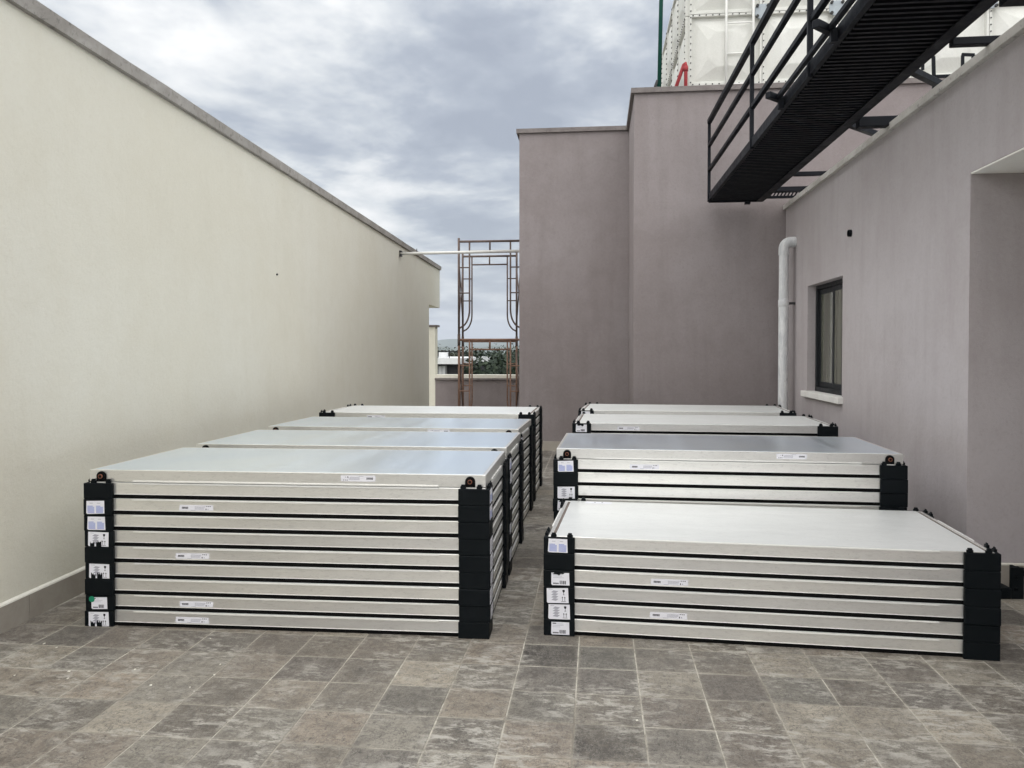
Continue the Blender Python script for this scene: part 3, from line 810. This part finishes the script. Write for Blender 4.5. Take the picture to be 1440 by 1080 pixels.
b = MB(); b.bar(cp(6.7, -0.055, 0.065), cp(YN, -0.055, 0.065), 0.035); b.build('toe_rail', M['steel'], cw, 0.003)
for (ya, yb) in ((6.62, 8.15), (5.22, 6.75)):        # diagonal braces at 45 degrees
    b = MB(); xa = -0.11; b.bar((xa, ya - 10.8, 0.065), (xa + (yb - ya) * 1.02, yb - 10.8, 0.045), 0.05, 0.05); b.build('diagonal_brace', M['steel'], cw, 0.003)
    b = MB(); b.bar(cp(ya + 0.08, -0.035, 0.06), cp(ya + 0.08, -0.035, -0.03), 0.045, 0.045); b.build('brace_post', M['steel'], cw, 0.003)
for yy, z0, z1, w_ in ((4.73, -0.065, 0.025, 0.10), (5.37, -0.060, -0.010, 0.06), (7.13, -0.085, 0.0, 0.09), (9.25, -0.035, 0.012, 0.05), (10.45, 0.03, 0.09, 0.05)):
    b = MB(); b.box(cx(yy) + CWW + 0.012, 4.0, yy - 10.8 - w_ / 2, yy - 10.8 + w_ / 2, z0, z1); b.build('cross_beam', M['steel'], cw, 0.004)
b = MB(); b.box(CWW + 0.012, 1.25, 10.62 - 10.8, 10.66 - 10.8, -0.02, 0.01); b.box(CWW + 0.012, 1.25, 10.62 - 10.8, 10.66 - 10.8, 0.055, 0.085)
for k in range(12):
    x = CWW + 0.03 + k * 0.045; b.bar((x - 0.012, -0.16, 0.01), (x + 0.014, -0.16, 0.056), 0.018, 0.02, up=(0, 1, 0))
b.build('landing_grille', M['steel'], cw)
b = MB(); b.box(0.0, CWW, -0.03, 0.02, -0.03, 0.02); b.build('end_beam', M['steel'], cw, 0.003)
b = MB(); b.box(0.47, 0.54, -0.04, 0.03, -0.06, -0.031); b.build('end_foot', M['steel'], cw, 0.003)
# inverted U handles of an access ladder that reaches up past the cross beam
al = thing('access_ladder', 'black steel ladder tops with square handles standing on the low roof behind the beam', 'ladder', (2.61, 6.6, 3.58))
for x in (0.0, 0.30):
    b = MB()
    b.bar((x - 0.04, 0, 0.27), (x - 0.04, 0, 0.375), 0.014, 0.022); b.bar((x - 0.047, 0, 0.38), (x + 0.047, 0, 0.373), 0.016, 0.022); b.bar((x + 0.04, 0, 0.372), (x + 0.052, 0.0, 0.0), 0.018, 0.024)
    b.build('handle', M['steel'], al)
b = MB(); b.bar((0.055, 0, 0.215), (0.345, 0, 0.215), 0.016, 0.024); b.build('rung', M['steel'], al)

# ------------------------------------------------------------------ tie pipe and scaffold
tp = thing('tie_pipe', 'thin white pipe spanning the gap from the cream wall to the mauve block', 'pipe', (-3.77, 14.78, 3.485))
b = MB(); b.tube([(0.02, 0, 0), (2.50, 0, 0.02)], 0.028, 12); b.build('pipe', M['whitepipe'], tp)
b = MB(); b.box(0.0, 0.05, -0.05, 0.05, -0.055, -0.01); b.box(0.0, 0.05, -0.05, 0.05, 0.029, 0.055); b.build('wall_bracket', M['bolt'], tp)
b = MB(); b.tube([(0.345, 0, 0.02), (0.345, 0, 0.09)], 0.008, 6); b.build('screw', M['bolt'], tp)

sc = thing('scaffold_tower', 'rusty two lift steel frame scaffold standing in the gap before the parapet', 'scaffold', (-2.085, 15.3, 0))
FH, FWd, FI = 1.93, 0.617, 0.405
def sframe():
    b = MB(); r_ = 0.023
    for s_ in (-1, 1):
        b.tube([(s_ * FWd, 0, 0), (s_ * FWd, 0, FH + 0.07)], r_, 8)
        cv = [(s_ * FI, 0, FH)] + [(s_ * FI, 0, 0.60)]
        for k in range(1, 8):
            a = math.pi / 2 * k / 8
            cv.append((s_ * (FI + (FWd - FI) * (1 - math.cos(a))), 0, 0.60 - 0.36 * math.sin(a)))
        cv.append((s_ * FWd, 0, 0.22))
        b.tube(cv, 0.017, 8)
        for z in (FH - 0.51, FH - 1.01): b.tube([(s_ * FI, 0, z), (s_ * FWd, 0, z)], 0.014, 6)
        for z in (FH - 0.17, 0.33): b.tube([(s_ * FWd, -0.02, z), (s_ * FWd - s_ * 0.0, -0.07, z)], 0.009, 6)
    b.tube([(-FWd, 0, FH), (FWd, 0, FH)], r_, 8); b.tube([(-FI, 0, FH - 0.19), (FI, 0, FH - 0.19)], 0.017, 8)
    b.tube([(0, 0, FH), (0, 0, FH - 0.19)], 0.017, 8)
    return b
FM = sframe().mesh('frame', M['rust']); FM2 = sframe().mesh('frame', M['rust_dark'])
RO = (-0.335, 2.4)
for k, me in ((0, FM), (1, FM2)):
    for (dx, dy) in ((0, 0), RO):
        o = link('frame', me, sc, (dx, dy, -0.09 + k * FH))
        if k: o['label'] = 'dark upper frame'
for s_ in (-1, 1):
    for k in range(2):
        for (za, zb) in ((0.33, 1.70), (1.70, 0.33)):
            b = MB(); z0 = -0.09 + k * FH
            b.tube([(s_ * FWd, 0, z0 + za), (s_ * FWd + RO[0], RO[1], z0 + zb)], 0.011, 6); b.build('cross_brace', M['rust_dark'], sc)
for (dx, dy) in ((0, 0), RO):
    for s_ in (-1, 1):
        b = MB(); b.tube([(dx + s_ * FWd, dy, FH - 0.20), (dx + s_ * FWd, dy, FH + 0.02)], 0.029, 8); b.build('coupling_pin', M['rust_dark'], sc)

# ------------------------------------------------------------------ solar collectors
def frame_mesh(flip):
    b = MB(); z0, z1 = 0.0255, 0.094
    w_ = 0.022
    zi = z1 - 0.006
    b.box(0, CL, 0, w_, z0, z1); b.box(0, CL, CW - w_, CW, z0, z1)
    b.box(0, w_, w_, CW - w_, z0, z1); b.box(CL - w_, CL, w_, CW - w_, z0, z1)
    b.box(w_, CL - w_, w_, CW - w_, z0 + 0.004, z1 - 0.02)
    return b.mesh('frame', M['alu'], 0.0018)
def lip_mesh(flip):
    b = MB(); a = 0.268; t_ = 0.007
    za, zb = (0.0858, 0.0944) if not flip else (0.0253, 0.0335)
    b.box(a, CL - a, -t_, 0.001, za, zb); b.box(a, CL - a, CW - 0.001, CW + t_, za, zb)
    zc, zd = (0.0254, 0.0285) if not flip else (0.0908, 0.0942)
    b.box(0.02, CL - 0.02, -0.0022, 0.001, zc, zd); b.box(0.02, CL - 0.02, CW - 0.001, CW + 0.0022, zc, zd)
    b.box(-t_, 0.001, a, CW - a, za, zb); b.box(CL - 0.001, CL + t_, a, CW - a, za, zb)
    return b.mesh('edge_lip', M['lip'], 0.0008)
def back_mesh():
    b = MB(); b.box(0.040, CL - 0.040, 0.004, CW - 0.004, 0.0945, 0.0958); return b.mesh('back_sheet', M['sheet'], 0.0005)
def glass_mesh():
    b = MB(); b.box(0.020, CL - 0.020, 0.020, CW - 0.020, 0.0925, 0.0952); return b.mesh('glass_cover', M['glass'])
def groove_mesh():  # dark brown strip laid in the groove at each end of the frame
    b = MB(); b.box(0.023, 0.0395, 0.03, CW - 0.03, 0.0735, 0.0936); return b.mesh('groove_strip', M['groove_brown'])
def gap_shade_mesh():  # black slab added between layers so the gap reads as deep shade
    b = MB(); b.box(0.005, CL - 0.005, 0.005, CW - 0.005, 0.0015, 0.0252); return b.mesh('gap_shade_slab', M['rubber_and_shade'])
SLMH = gap_shade_mesh()
FRM, LIPM, LIPF, BKM, GLM, GRM = frame_mesh(False), lip_mesh(False), lip_mesh(True), back_mesh(), glass_mesh(), groove_mesh()
LEG = 0.153
def block_mesh(kx, ky, pegs):
    b = MB(); H = PITCH - 0.0012
    fx = lambda x: x if kx == 0 else CL - x
    fy = lambda y: y if ky == 0 else CW - y
    def bx(x0, x1, y0, y1, z0, z1):
        xa, xb = sorted((fx(x0), fx(x1))); ya, yb = sorted((fy(y0), fy(y1))); b.box(xa, xb, ya, yb, z0, z1)
    bx(-E0, LEG, -E0, -0.001, 0.0, H); bx(-E0, -0.001, -0.001, LEG, 0.0, H)
    bx(-0.001, LEG - 0.01, -0.001, LEG - 0.01, 0.006, 0.0250)
    me = b.mesh('corner_block', M['black'], 0.003)
    if pegs:
        b2 = MB()
        def peg(x0, x1, y0, y1):
            for z0, z1, s_ in ((H, H + 0.015, 0.0), (H + 0.015, H + 0.024, 0.005)):
                xa, xb = sorted((fx(x0 + s_), fx(x1 - s_))); ya, yb = sorted((fy(y0 + (s_ if y1 - y0 > .03 else .002)), fy(y1 - (s_ if y1 - y0 > .03 else .002)))); b2.box(xa, xb, ya, yb, z0, z1)
        peg(0.018, 0.050, -0.020, -0.003); peg(0.110, 0.142, -0.020, -0.003)
        peg(-0.020, -0.003, 0.018, 0.050); peg(-0.020, -0.003, 0.110, 0.142)
        bm = bmesh.new(); bm.from_mesh(me); tmp = b2.mesh('tmp', M['black'], 0.002); bm.from_mesh(tmp); bm.to_mesh(me); bm.free(); bpy.data.meshes.remove(tmp)
    return me
BLK = {(kx, ky, pg): block_mesh(kx, ky, pg) for kx in (0, 1) for ky in (0, 1) for pg in (0, 1)}

# printed stickers: flat prints on thin white paper (x right, z up, facing -y)
def sticker(kind, w_, h_, seed):
    rnd = random.Random(seed); b = MB()
    c_ = 0.006
    out_ = [(-w_ / 2 + c_, -h_ / 2), (w_ / 2, -h_ / 2 + rnd.uniform(0, .003)), (w_ / 2 - rnd.uniform(0, .003), h_ / 2), (-w_ / 2 + rnd.uniform(0, .004), h_ / 2 - rnd.uniform(0, .003)), (-w_ / 2, -h_ / 2 + c_)]
    b.poly([(x, -0.0008, z) for x, z in out_], 0); 
    for i in range(5):
        k = (i + 1) % 5; b.poly([(out_[i][0], -0.0008, out_[i][1]), (out_[i][0], 0.0, out_[i][1]), (out_[k][0], 0.0, out_[k][1]), (out_[k][0], -0.0008, out_[k][1])], 0)
    def rect(x0, x1, z0, z1, mi, d=0.0012): b.poly([(x0, -d, z0), (x1, -d, z0), (x1, -d, z1), (x0, -d, z1)], mi)
    def shape(pts, mi, d=0.0012): b.poly([(x, -d, z) for x, z in pts], mi)
    if kind == 'blue':
        for cx_ in (-w_ * 0.24, w_ * 0.24):
            for k in range(7):
                z = -h_ * 0.42 + k * h_ * 0.082
                rect(cx_ - w_ * 0.19, cx_ + w_ * (0.19 if k < 6 else rnd.uniform(0, .12)), z, z + h_ * 0.052, 3)
        for k in range(2): rect(-w_ * 0.3 + k * w_ * .4, -w_ * 0.12 + k * w_ * .4, h_ * 0.30, h_ * 0.335, 2)
    if kind in ('arrows', 'arrows_torn'):
        for k in range(4):                          # drawing of a pile of panels
            z = -h_ * 0.30 + k * h_ * 0.17
            shape([(-w_ * 0.30, z), (-w_ * 0.08, z - h_ * 0.05), (w_ * 0.04, z + h_ * 0.08), (-w_ * 0.18, z + h_ * 0.13)], 2)
        gx, gz = w_ * 0.28, h_ * 0.12             # glass
        shape([(gx - w_ * .055, gz + h_ * .26), (gx - w_ * .05, gz + h_ * .14), (gx, gz + h_ * .06), (gx + w_ * .05, gz + h_ * .14), (gx + w_ * .055, gz + h_ * .26)], 1)
        rect(gx - w_ * .010, gx + w_ * .010, gz - h_ * .06, gz + h_ * .08, 1); rect(gx - w_ * .04, gx + w_ * .04, gz - h_ * .08, gz - h_ * .055, 1)
        for ax in (gx - w_ * .065, gx + w_ * .045):  # two arrows up over a bar
            rect(ax - w_ * .008, ax + w_ * .010, -h_ * .36, -h_ * .14, 1); shape([(ax - w_ * .035, -h_ * .16), (ax + w_ * .037, -h_ * .16), (ax + w_ * .001, -h_ * .06)], 1)
        rect(gx - w_ * .12, gx + w_ * .10, -h_ * .41, -h_ * .385, 1)
        rect(-w_ * .40, -w_ * .22, h_ * .40, h_ * .425, 2)
    if kind in ('barcode', 'barcode_torn', 'dot'):
        x = -w_ * 0.04
        while x < w_ * 0.30:
            t_ = rnd.choice((0.0012, 0.002, 0.003)); rect(x, x + t_, -h_ * .40, -h_ * .12, 1); x += t_ + rnd.choice((0.001, 0.0016))
        for k in range(6): rect(-w_ * .40 + k * w_ * .053, -w_ * .40 + k * w_ * .053 + w_ * .04, -h_ * .40, -h_ * .30, 1)
        for k in range(3): rect(-w_ * .40, -w_ * rnd.uniform(-.25, .1), h_ * (.34 - k * .12), h_ * (.365 - k * .12), 2)
        rect(-w_ * .42, -w_ * .22, h_ * .37, h_ * .43, 1)
    if kind == 'dot':
        shape([(-w_ * .46 + 0.018 * math.cos(a * math.pi / 9), h_ * .34 + 0.018 * math.sin(a * math.pi / 9)) for a in range(18)], 4, 0.0016)
    if kind == 'arrows_torn':
        for (bx_, wd, hh) in (((-w_ * .40), w_ * .22, h_ * .42), (-w_ * .10, w_ * .26, h_ * .50)):
            pts = [(bx_, -h_ * .5)]
            for q in range(7): pts.append((bx_ + wd * (1 - q / 6), -h_ * .5 + hh * rnd.uniform(.45, 1.0)))
            shape([pts[0], (bx_ + wd, -h_ * .5)] + pts[1:], 5, 0.0016)
    if kind == 'barcode_torn':
        pts = [(-w_ * .36, h_ * .5), (w_ * .22, h_ * .5)] + [(w_ * .2 - q * w_ * .09, h_ * (.5 - rnd.uniform(.06, .26))) for q in range(7)]
        shape(pts, 5, 0.0016)
    if kind == 'type':
        for k in range(5):                           # heavy maker mark, too small to read in the photograph
            x = -w_ * .42 + k * w_ * .038
            rect(x, x + w_ * .031, -h_ * .17, h_ * .15, 1)
            rect(x + w_ * .011, x + w_ * .022, -h_ * (.06 if k % 2 else .10), h_ * .02, 0, 0.0014)
        for k in range(4):
            z = h_ * .17 - k * h_ * .14
            x = -w_ * .04
            while x < w_ * (.24 if k else .27):
                t_ = rnd.uniform(.012, .04) * w_; rect(x, x + t_, z, z + h_ * .07, 2); x += t_ + w_ * .006
        for k in range(3): rect(w_ * .30 + k * w_ * .05, w_ * .33 + k * w_ * .05, h_ * .22, h_ * .34, 1)
        rect(w_ * .28, w_ * .305, -h_ * .32, -h_ * .08, 1); rect(w_ * .34, w_ * .36, -h_ * .30, -h_ * .10, 2)
        for k in range(2): rect(-w_ * .15, -w_ * .02, -h_ * (.36 + k * .07), -h_ * (.335 + k * .07), 2)
    me = b.mesh('sticker', [M['paper'], M['ink'], M['ink_grey'], M['ink_blue'], M['green_dot'], M['black']], recalc=False)
    return me
STK = {}
def get_sticker(kind, var):
    k = (kind, var)
    if k not in STK:
        dims = {'type': (0.205, 0.035), 'blue': (0.112, 0.078), 'arrows': (0.124, 0.086), 'arrows_torn': (0.126, 0.086), 'barcode': (0.104, 0.072), 'barcode_torn': (0.104, 0.072), 'dot': (0.098, 0.070)}[kind]
        STK[k] = sticker(kind, dims[0], dims[1], hash(kind) % 97 * 0 + len(kind) * 13 + var * 7)
    return STK[k]

ORD = ['topmost', 'second from the top', 'third from the top', 'fourth from the top', 'fifth from the top', 'sixth from the top', 'seventh from the top', 'eighth from the top', 'ninth from the top', 'bottom one']
# stickers: stack -> list of (layer from top, kind, x)
TYPE = {0: [(1, 1.615), (3, 0.655), (6, 0.625), (9, 0.645), (10, 0.625)], 4: [(3, 0.68), (5, 0.675)], 5: [(1, 1.62), (2, 0.62)], 6: [(1, 0.50)], 7: [], 3: [(1, 0.62)], 2: [(1, 1.62)], 1: []}
FL_ST = {0: {3: ('blue', -.010), 4: ('blue', -.006), 5: ('arrows_torn', 0.002), 7: ('arrows_torn', 0.004), 9: ('dot', 0.002), 10: ('arrows_torn', 0.004)},
         4: {1: ('blue', -.004), 3: ('barcode_torn', .012), 4: ('arrows', -.004), 5: ('arrows', 0.004), 6: ('barcode', 0.010)},
         5: {2: ('blue', .004), 4: ('arrows', 0.006), 5: ('barcode_torn', 0.0), 7: ('arrows', 0.0), 8: ('barcode', 0.004), 10: ('arrows', 0.0)},
         6: {1: ('barcode_torn', 0.0), 3: ('blue', 0.0), 6: ('arrows', 0.0)}, 7: {1: ('barcode', 0.0)}}
FR_SIDE = {0: {2: 'blue', 3: 'blue', 5: 'arrows', 6: 'arrows', 7: 'barcode', 8: 'arrows', 9: 'barcode'}, 1: {2: 'blue', 3: 'arrows', 5: 'arrows', 7: 'barcode', 9: 'arrows'}, 2: {2: 'blue', 6: 'arrows'}, 3: {}}
GROUP = 'stacked flat plate solar collectors'
for si, (sx, sy, th, nl, sname, up) in enumerate(STACKS):
    for top in range(1, nl + 1):
        k = nl - top                                   # layer from the ground
        flip = (top == 1 and up == 'glass')
        ordn = ORD[top - 1] if top < nl else 'bottom one'
        if flip: lab = 'silver solar collector glass side up, topmost of the %s' % sname
        elif top == 1: lab = 'solar collector with plain metal back up, topmost of the %s' % sname
        else: lab = 'silver framed solar collector, %s in the %s' % (ordn, sname)
        z = k * PITCH - (0.0200 if flip else 0)
        jx, jy, jt = random.uniform(-.003, .003), random.uniform(-.003, .003), random.uniform(-.001, .001)
        c, s_ = math.cos(th), math.sin(th)
        t = thing('solar_collector', lab, 'solar collector', (sx + c * jx - s_ * jy, sy + s_ * jx + c * jy, z), th + jt, GROUP)
        link('frame', FRM, t)
        link('edge_lip', LIPF if flip else LIPM, t)
        if flip:
            link('glass_cover', GLM, t)
            for px_ in (0.076, CL - 0.088):            # pipe connections of the top collector
                for yy, d in ((0, -1), (CW, 1)):
                    b = MB(); b.tube([(px_, yy + d * -0.002, 0.058), (px_, yy + d * 0.010, 0.058), (px_, yy + d * 0.012, 0.058)], [0.0285, 0.0285, 0.024], 18)
                    b.box(px_ - 0.0285, px_ + 0.0285, *sorted((yy + d * 0.0005, yy + d * 0.008)), 0.026, 0.058)
                    pf = b.build('pipe_port', M['rubber_and_shade'], t)
                    b = MB(); b.tube([(px_, yy + d * 0.009, 0.058), (px_, yy + d * 0.020, 0.058)], [0.0125, 0.0125], 14); cpq = b.build('pipe_stub', M['copper'], pf)
                    b = MB(); b.tube([(px_, yy + d * 0.0195, 0.058), (px_, yy + d * 0.0205, 0.058)], 0.009, 12); b.build('pipe_bore', M['cavity'], pf)
                    b = MB(); b.box(px_ - 0.032, px_ + 0.032, *sorted((yy + d * 0.0003, yy + d * 0.006)), 0.0185, 0.026); b.build('port_pad', M['lip'], pf)
        else:
            link('back_sheet', BKM, t)
            link('gap_shade_slab', SLMH, t)
            if top == 1:
                link('groove_strip', GRM, t); link('groove_strip', GRM, t, (CL - 0.0625, 0, 0))
            pegs = 1 if (top == 1 or (top == 2 and up == 'glass')) else 0
            for kx in (0, 1):
                for ky in (0, 1):
                    cbk = link('corner_block', BLK[(kx, ky, pegs)], t)
                    if (kx, ky) == (0, 0) and top in FL_ST.get(si, {}):
                        kd, dx = FL_ST[si][top]
                        o = link('shipping_sticker', get_sticker(kd, top % 3), cbk, (0.062 + dx, -E0 - 0.0006, PITCH / 2 - 0.001)); o.rotation_euler.y = random.uniform(-.03, .03)
                    if (kx, ky) == (1, 0) and top in FR_SIDE.get(si, {}):
                        o = link('shipping_sticker', get_sticker(FR_SIDE[si][top], top % 3), cbk, (CL + E0 + 0.0006, 0.055, PITCH / 2), math.pi / 2)
        for lt, x in TYPE.get(si, []):
            if lt == top:
                o = link('type_sticker', get_sticker('type', top % 3), t, (x, -0.0006, 0.049 if not flip else 0.066))
                if flip: o.rotation_euler.y = math.pi

# a white sticker lying on the back sheet of the low right stack's top collector is part of that collector
for o in bpy.data.objects:
    if o.get('label', '').endswith('topmost of the low front right stack'):
        st = MB(); st.poly([(-.09, -.03, 0), (.09, -.03, 0), (.09, .03, 0), (-.09, .03, 0)], 0); st.poly([(-.03, 0, .0006), (-.02, 0, .0006), (-.02, .012, .0006), (-.03, .012, .0006)], 1); st.poly([(.02, 0, .0006), (.03, 0, .0006), (.03, .012, .0006), (.02, .012, .0006)], 1)
        q = link('paper_sticker', st.mesh('paper_sticker', [M['paper'], M['ink']], recalc=False), o, (0.235, CW - 0.055, 0.0966), -0.02)

# a spare black corner piece lying by the right wall
sp = thing('loose_corner_block', 'loose black plastic corner block with holes on the floor by the right recess', 'corner block', (2.69, 5.40, 0.004), R(3))
def holed(b, x0, x1, z0, z1, y0, y1, holes):
    xs = sorted(set([x0, x1] + [h[0] for h in holes] + [h[1] for h in holes])); zs = sorted(set([z0, z1] + [h[2] for h in holes] + [h[3] for h in holes]))
    for xa, xb in zip(xs, xs[1:]):
        for za, zb in zip(zs, zs[1:]):
            if any(h[0] <= xa and xb <= h[1] and h[2] <= za and zb <= h[3] for h in holes): continue
            b.box(xa, xb, y0, y1, za, zb)
b = MB(); holed(b, -0.005, 0.075, 0, 0.205, 0, 0.02, [(0.02, 0.038, 0.125, 0.150), (0.012, 0.034, 0.055, 0.075)])
b.box(0.055, 0.075, 0.02, 0.13, 0.0, 0.19); b.build('side_plate', M['black'], sp, recalc=True)
b = MB(); b.box(-0.075, -0.006, -0.01, 0.10, 0.0, 0.075); b.build('foot', M['black'], sp, 0.006)
b = MB(); b.bar((0.035, 0.012, 0.20), (0.10, 0.012, 0.155), 0.03, 0.03); b.bar((0.095, 0.012, 0.158), (0.24, 0.012, 0.158), 0.035, 0.04); b.build('peg', M['black'], sp, 0.004)

# ------------------------------------------------------------------ far house and trees beyond the parapet
hs = thing('distant_house', 'flat roofed house with a white roof band far beyond the parapet', 'house', (-8.1, 44, -14))
b = MB(); b.box(-14, 0.15, 0.6, 12, 0, 14.8); b.build('wall', M['houseshade'], hs)
b = MB(); b.box(-14, 0.42, -0.1, 12.5, 14.88, 15.22); b.build('roof_slab', M['housewhite'], hs)
b = MB()
for k in range(16): b.box(-10 + k * 0.65, -9.96 + k * 0.65, 0.0, 0.04, 15.22, 15.62)
b.box(-10.2, 0.3, -0.02, 0.05, 15.58, 15.63); b.build('roof_railing', M['steel'], hs)
for x in (-0.75, -2.4, -4.2):
    b = MB(); b.box(x - 0.28, x + 0.28, 0.50, 0.62, 14.05, 14.80); w_ = b.build('window', M['housegrey'], hs)
    b = MB(); b.box(x - 0.19, x - 0.02, 0.47, 0.51, 14.30, 14.75); b.box(x + 0.02, x + 0.19, 0.47, 0.51, 14.12, 14.75); b.build('pane', M['housewhite'], w_)
b = MB(); b.box(-10, 0.1, 0.0, 0.03, 13.2, 14.15); b.build('balcony_rail', M['housegrey'], hs)
b = MB(); b.box(-1.08, -0.62, 1.2, 1.7, 15.23, 15.55); b.build('roof_tank', M['housewhite'], hs)

def tree_meshes(seed, lm):
    rnd = random.Random(seed); H = 1.0
    tb_ = MB()
    tb_.tube([(0, 0, 0), (0.012, 0.01, 0.25), (-0.01, 0.0, 0.55), (0.0, 0.0, 0.85)], [0.035, 0.026, 0.016, 0.006], 8)
    blobs = []
    for k in range(30):
        a = rnd.uniform(0, 2 * math.pi); z = rnd.uniform(0.36, 0.93); rr = (0.30 * math.sqrt(max(0, 1 - ((z - 0.6) / 0.36) ** 2)) + 0.03) * rnd.uniform(0.4, 1.1)
        c = Vector((rr * math.cos(a), rr * math.sin(a), z)); blobs.append((c, rnd.uniform(0.07, 0.14)))
        if k < 11: tb_.tube([(0, 0, max(0.22, z - 0.25)), c * 0.6 + Vector((0, 0, 0.35 * z)), c], [0.010, 0.007, 0.003], 5)
    lb = MB()
    for c, r_ in blobs:
        for q in range(330):
            d = Vector((rnd.gauss(0, 1), rnd.gauss(0, 1), rnd.gauss(0, 0.8))).normalized() * r_ * (0.55 + 0.5 * rnd.random())
            p = c + d; s_ = rnd.uniform(0.006, 0.013)
            u = Vector((rnd.gauss(0, 1), rnd.gauss(0, 1), rnd.gauss(0, 1))).normalized(); v = u.cross(d).normalized()
            lb.poly([p - u * s_, p + v * s_ * 0.6, p + u * s_, p - v * s_ * 0.6])
    return tb_.mesh('trunk', M['bark']), lb.mesh('crown', lm, recalc=False)
TREES = [tree_meshes(11, M['leaf'][0]), tree_meshes(23, M['leaf'][1]), tree_meshes(37, M['leaf'][2])]
KIND = ['dark leafy tree', 'brownish olive tree', 'deep green tree']
spots = [(-6.4, 47, 15.3, 0), (-8.6, 50, 15.2, 2), (-9.5, 62, 15.6, 2), (-13.0, 66, 14.6, 0), (-12.2, 60, 14.0, 1), (-16.5, 64, 15.5, 2), (-10.9, 72, 15.2, 0), (-15.0, 76, 15.6, 1), (-8.2, 80, 16.2, 2), (-12.6, 84, 15.9, 2), (-18.5, 82, 15.9, 0),
         (-10.2, 95, 16.2, 0), (-14.8, 98, 16.0, 2), (-19.5, 100, 16.1, 1), (-24.0, 96, 16.3, 2), (-28.5, 104, 15.8, 0), (-7.0, 66, 15.4, 0), (-23.5, 120, 15.6, 2)]
place = ['closest of all beside the mauve block', 'second closest, right of the white roofed house', 'between the two closest trees and the house', 'left of the nearest olive tree', 'in front of the row', 'beside the white roofed house', 'behind the front row', 'in the second row beside the house', 'just left of the mauve block', 'in the middle of the second row', 'rising behind the distant house',
         'in the third row by the mauve block', 'in the third row at its middle', 'in the third row behind the house', 'far left beyond the house roof', 'farthest left beyond the house roof', 'partly hidden by the mauve block', 'farthest back of all, left of the scaffold']
for (x, y, h, k), pl in zip(spots, place):
    t = thing('tree', '%s beyond the parapet, %s' % (KIND[k], pl), 'tree', (x, y, -14), random.uniform(0, 6), 'trees beyond the parapet')
    for nm, me in zip(('trunk', 'crown'), TREES[k]):
        o = link(nm, me, t); o.scale = (h * random.uniform(0.95, 1.2),) * 2 + (h,)

# far-off wood that reads as one mass
wb = MB(); rnd = random.Random(5)
for k in range(16000):
    d = 130 + 900 * rnd.random() ** 1.6; a = R(rnd.uniform(-48, 30))
    x, y = math.sin(a) * d, math.cos(a) * d
    hcan = 11.5 + 3.0 * mnoise.noise(Vector((x * 0.05, y * 0.05, 0))) + d * 0.004
    z = -14 + hcan * rnd.uniform(0.25, 1.0); s_ = rnd.uniform(0.7, 1.9) * (0.8 + d / 900)
    u = Vector((rnd.gauss(0, 1), rnd.gauss(0, 1), rnd.gauss(0, .6))).normalized(); v = u.cross(Vector((rnd.gauss(0, 1), rnd.gauss(0, 1), 1))).normalized()
    p = Vector((x, y, z)); wb.poly([p - u * s_, p + v * s_ * 0.8, p + u * s_, p - v * s_ * 0.8])
stuff(wb.build('woodland', M['leaf'][0], recalc=False))

# ------------------------------------------------------------------ air
HAZE = True
if HAZE:
    b = MB(); b.box(-9500, 9500, -9500, 9500, -15, 320)
    hm = bpy.data.materials.new('haze_air'); hm.use_nodes = True
    t_ = hm.node_tree; t_.nodes.clear()
    ho = t_.nodes.new('ShaderNodeOutputMaterial'); pv = t_.nodes.new('ShaderNodeVolumePrincipled')
    pv.inputs['Color'].default_value = (0.80, 0.87, 0.97, 1); pv.inputs['Density'].default_value = 0.00016
    t_.links.new(pv.outputs[0], ho.inputs['Volume'])
    stuff(b.build('haze', hm))
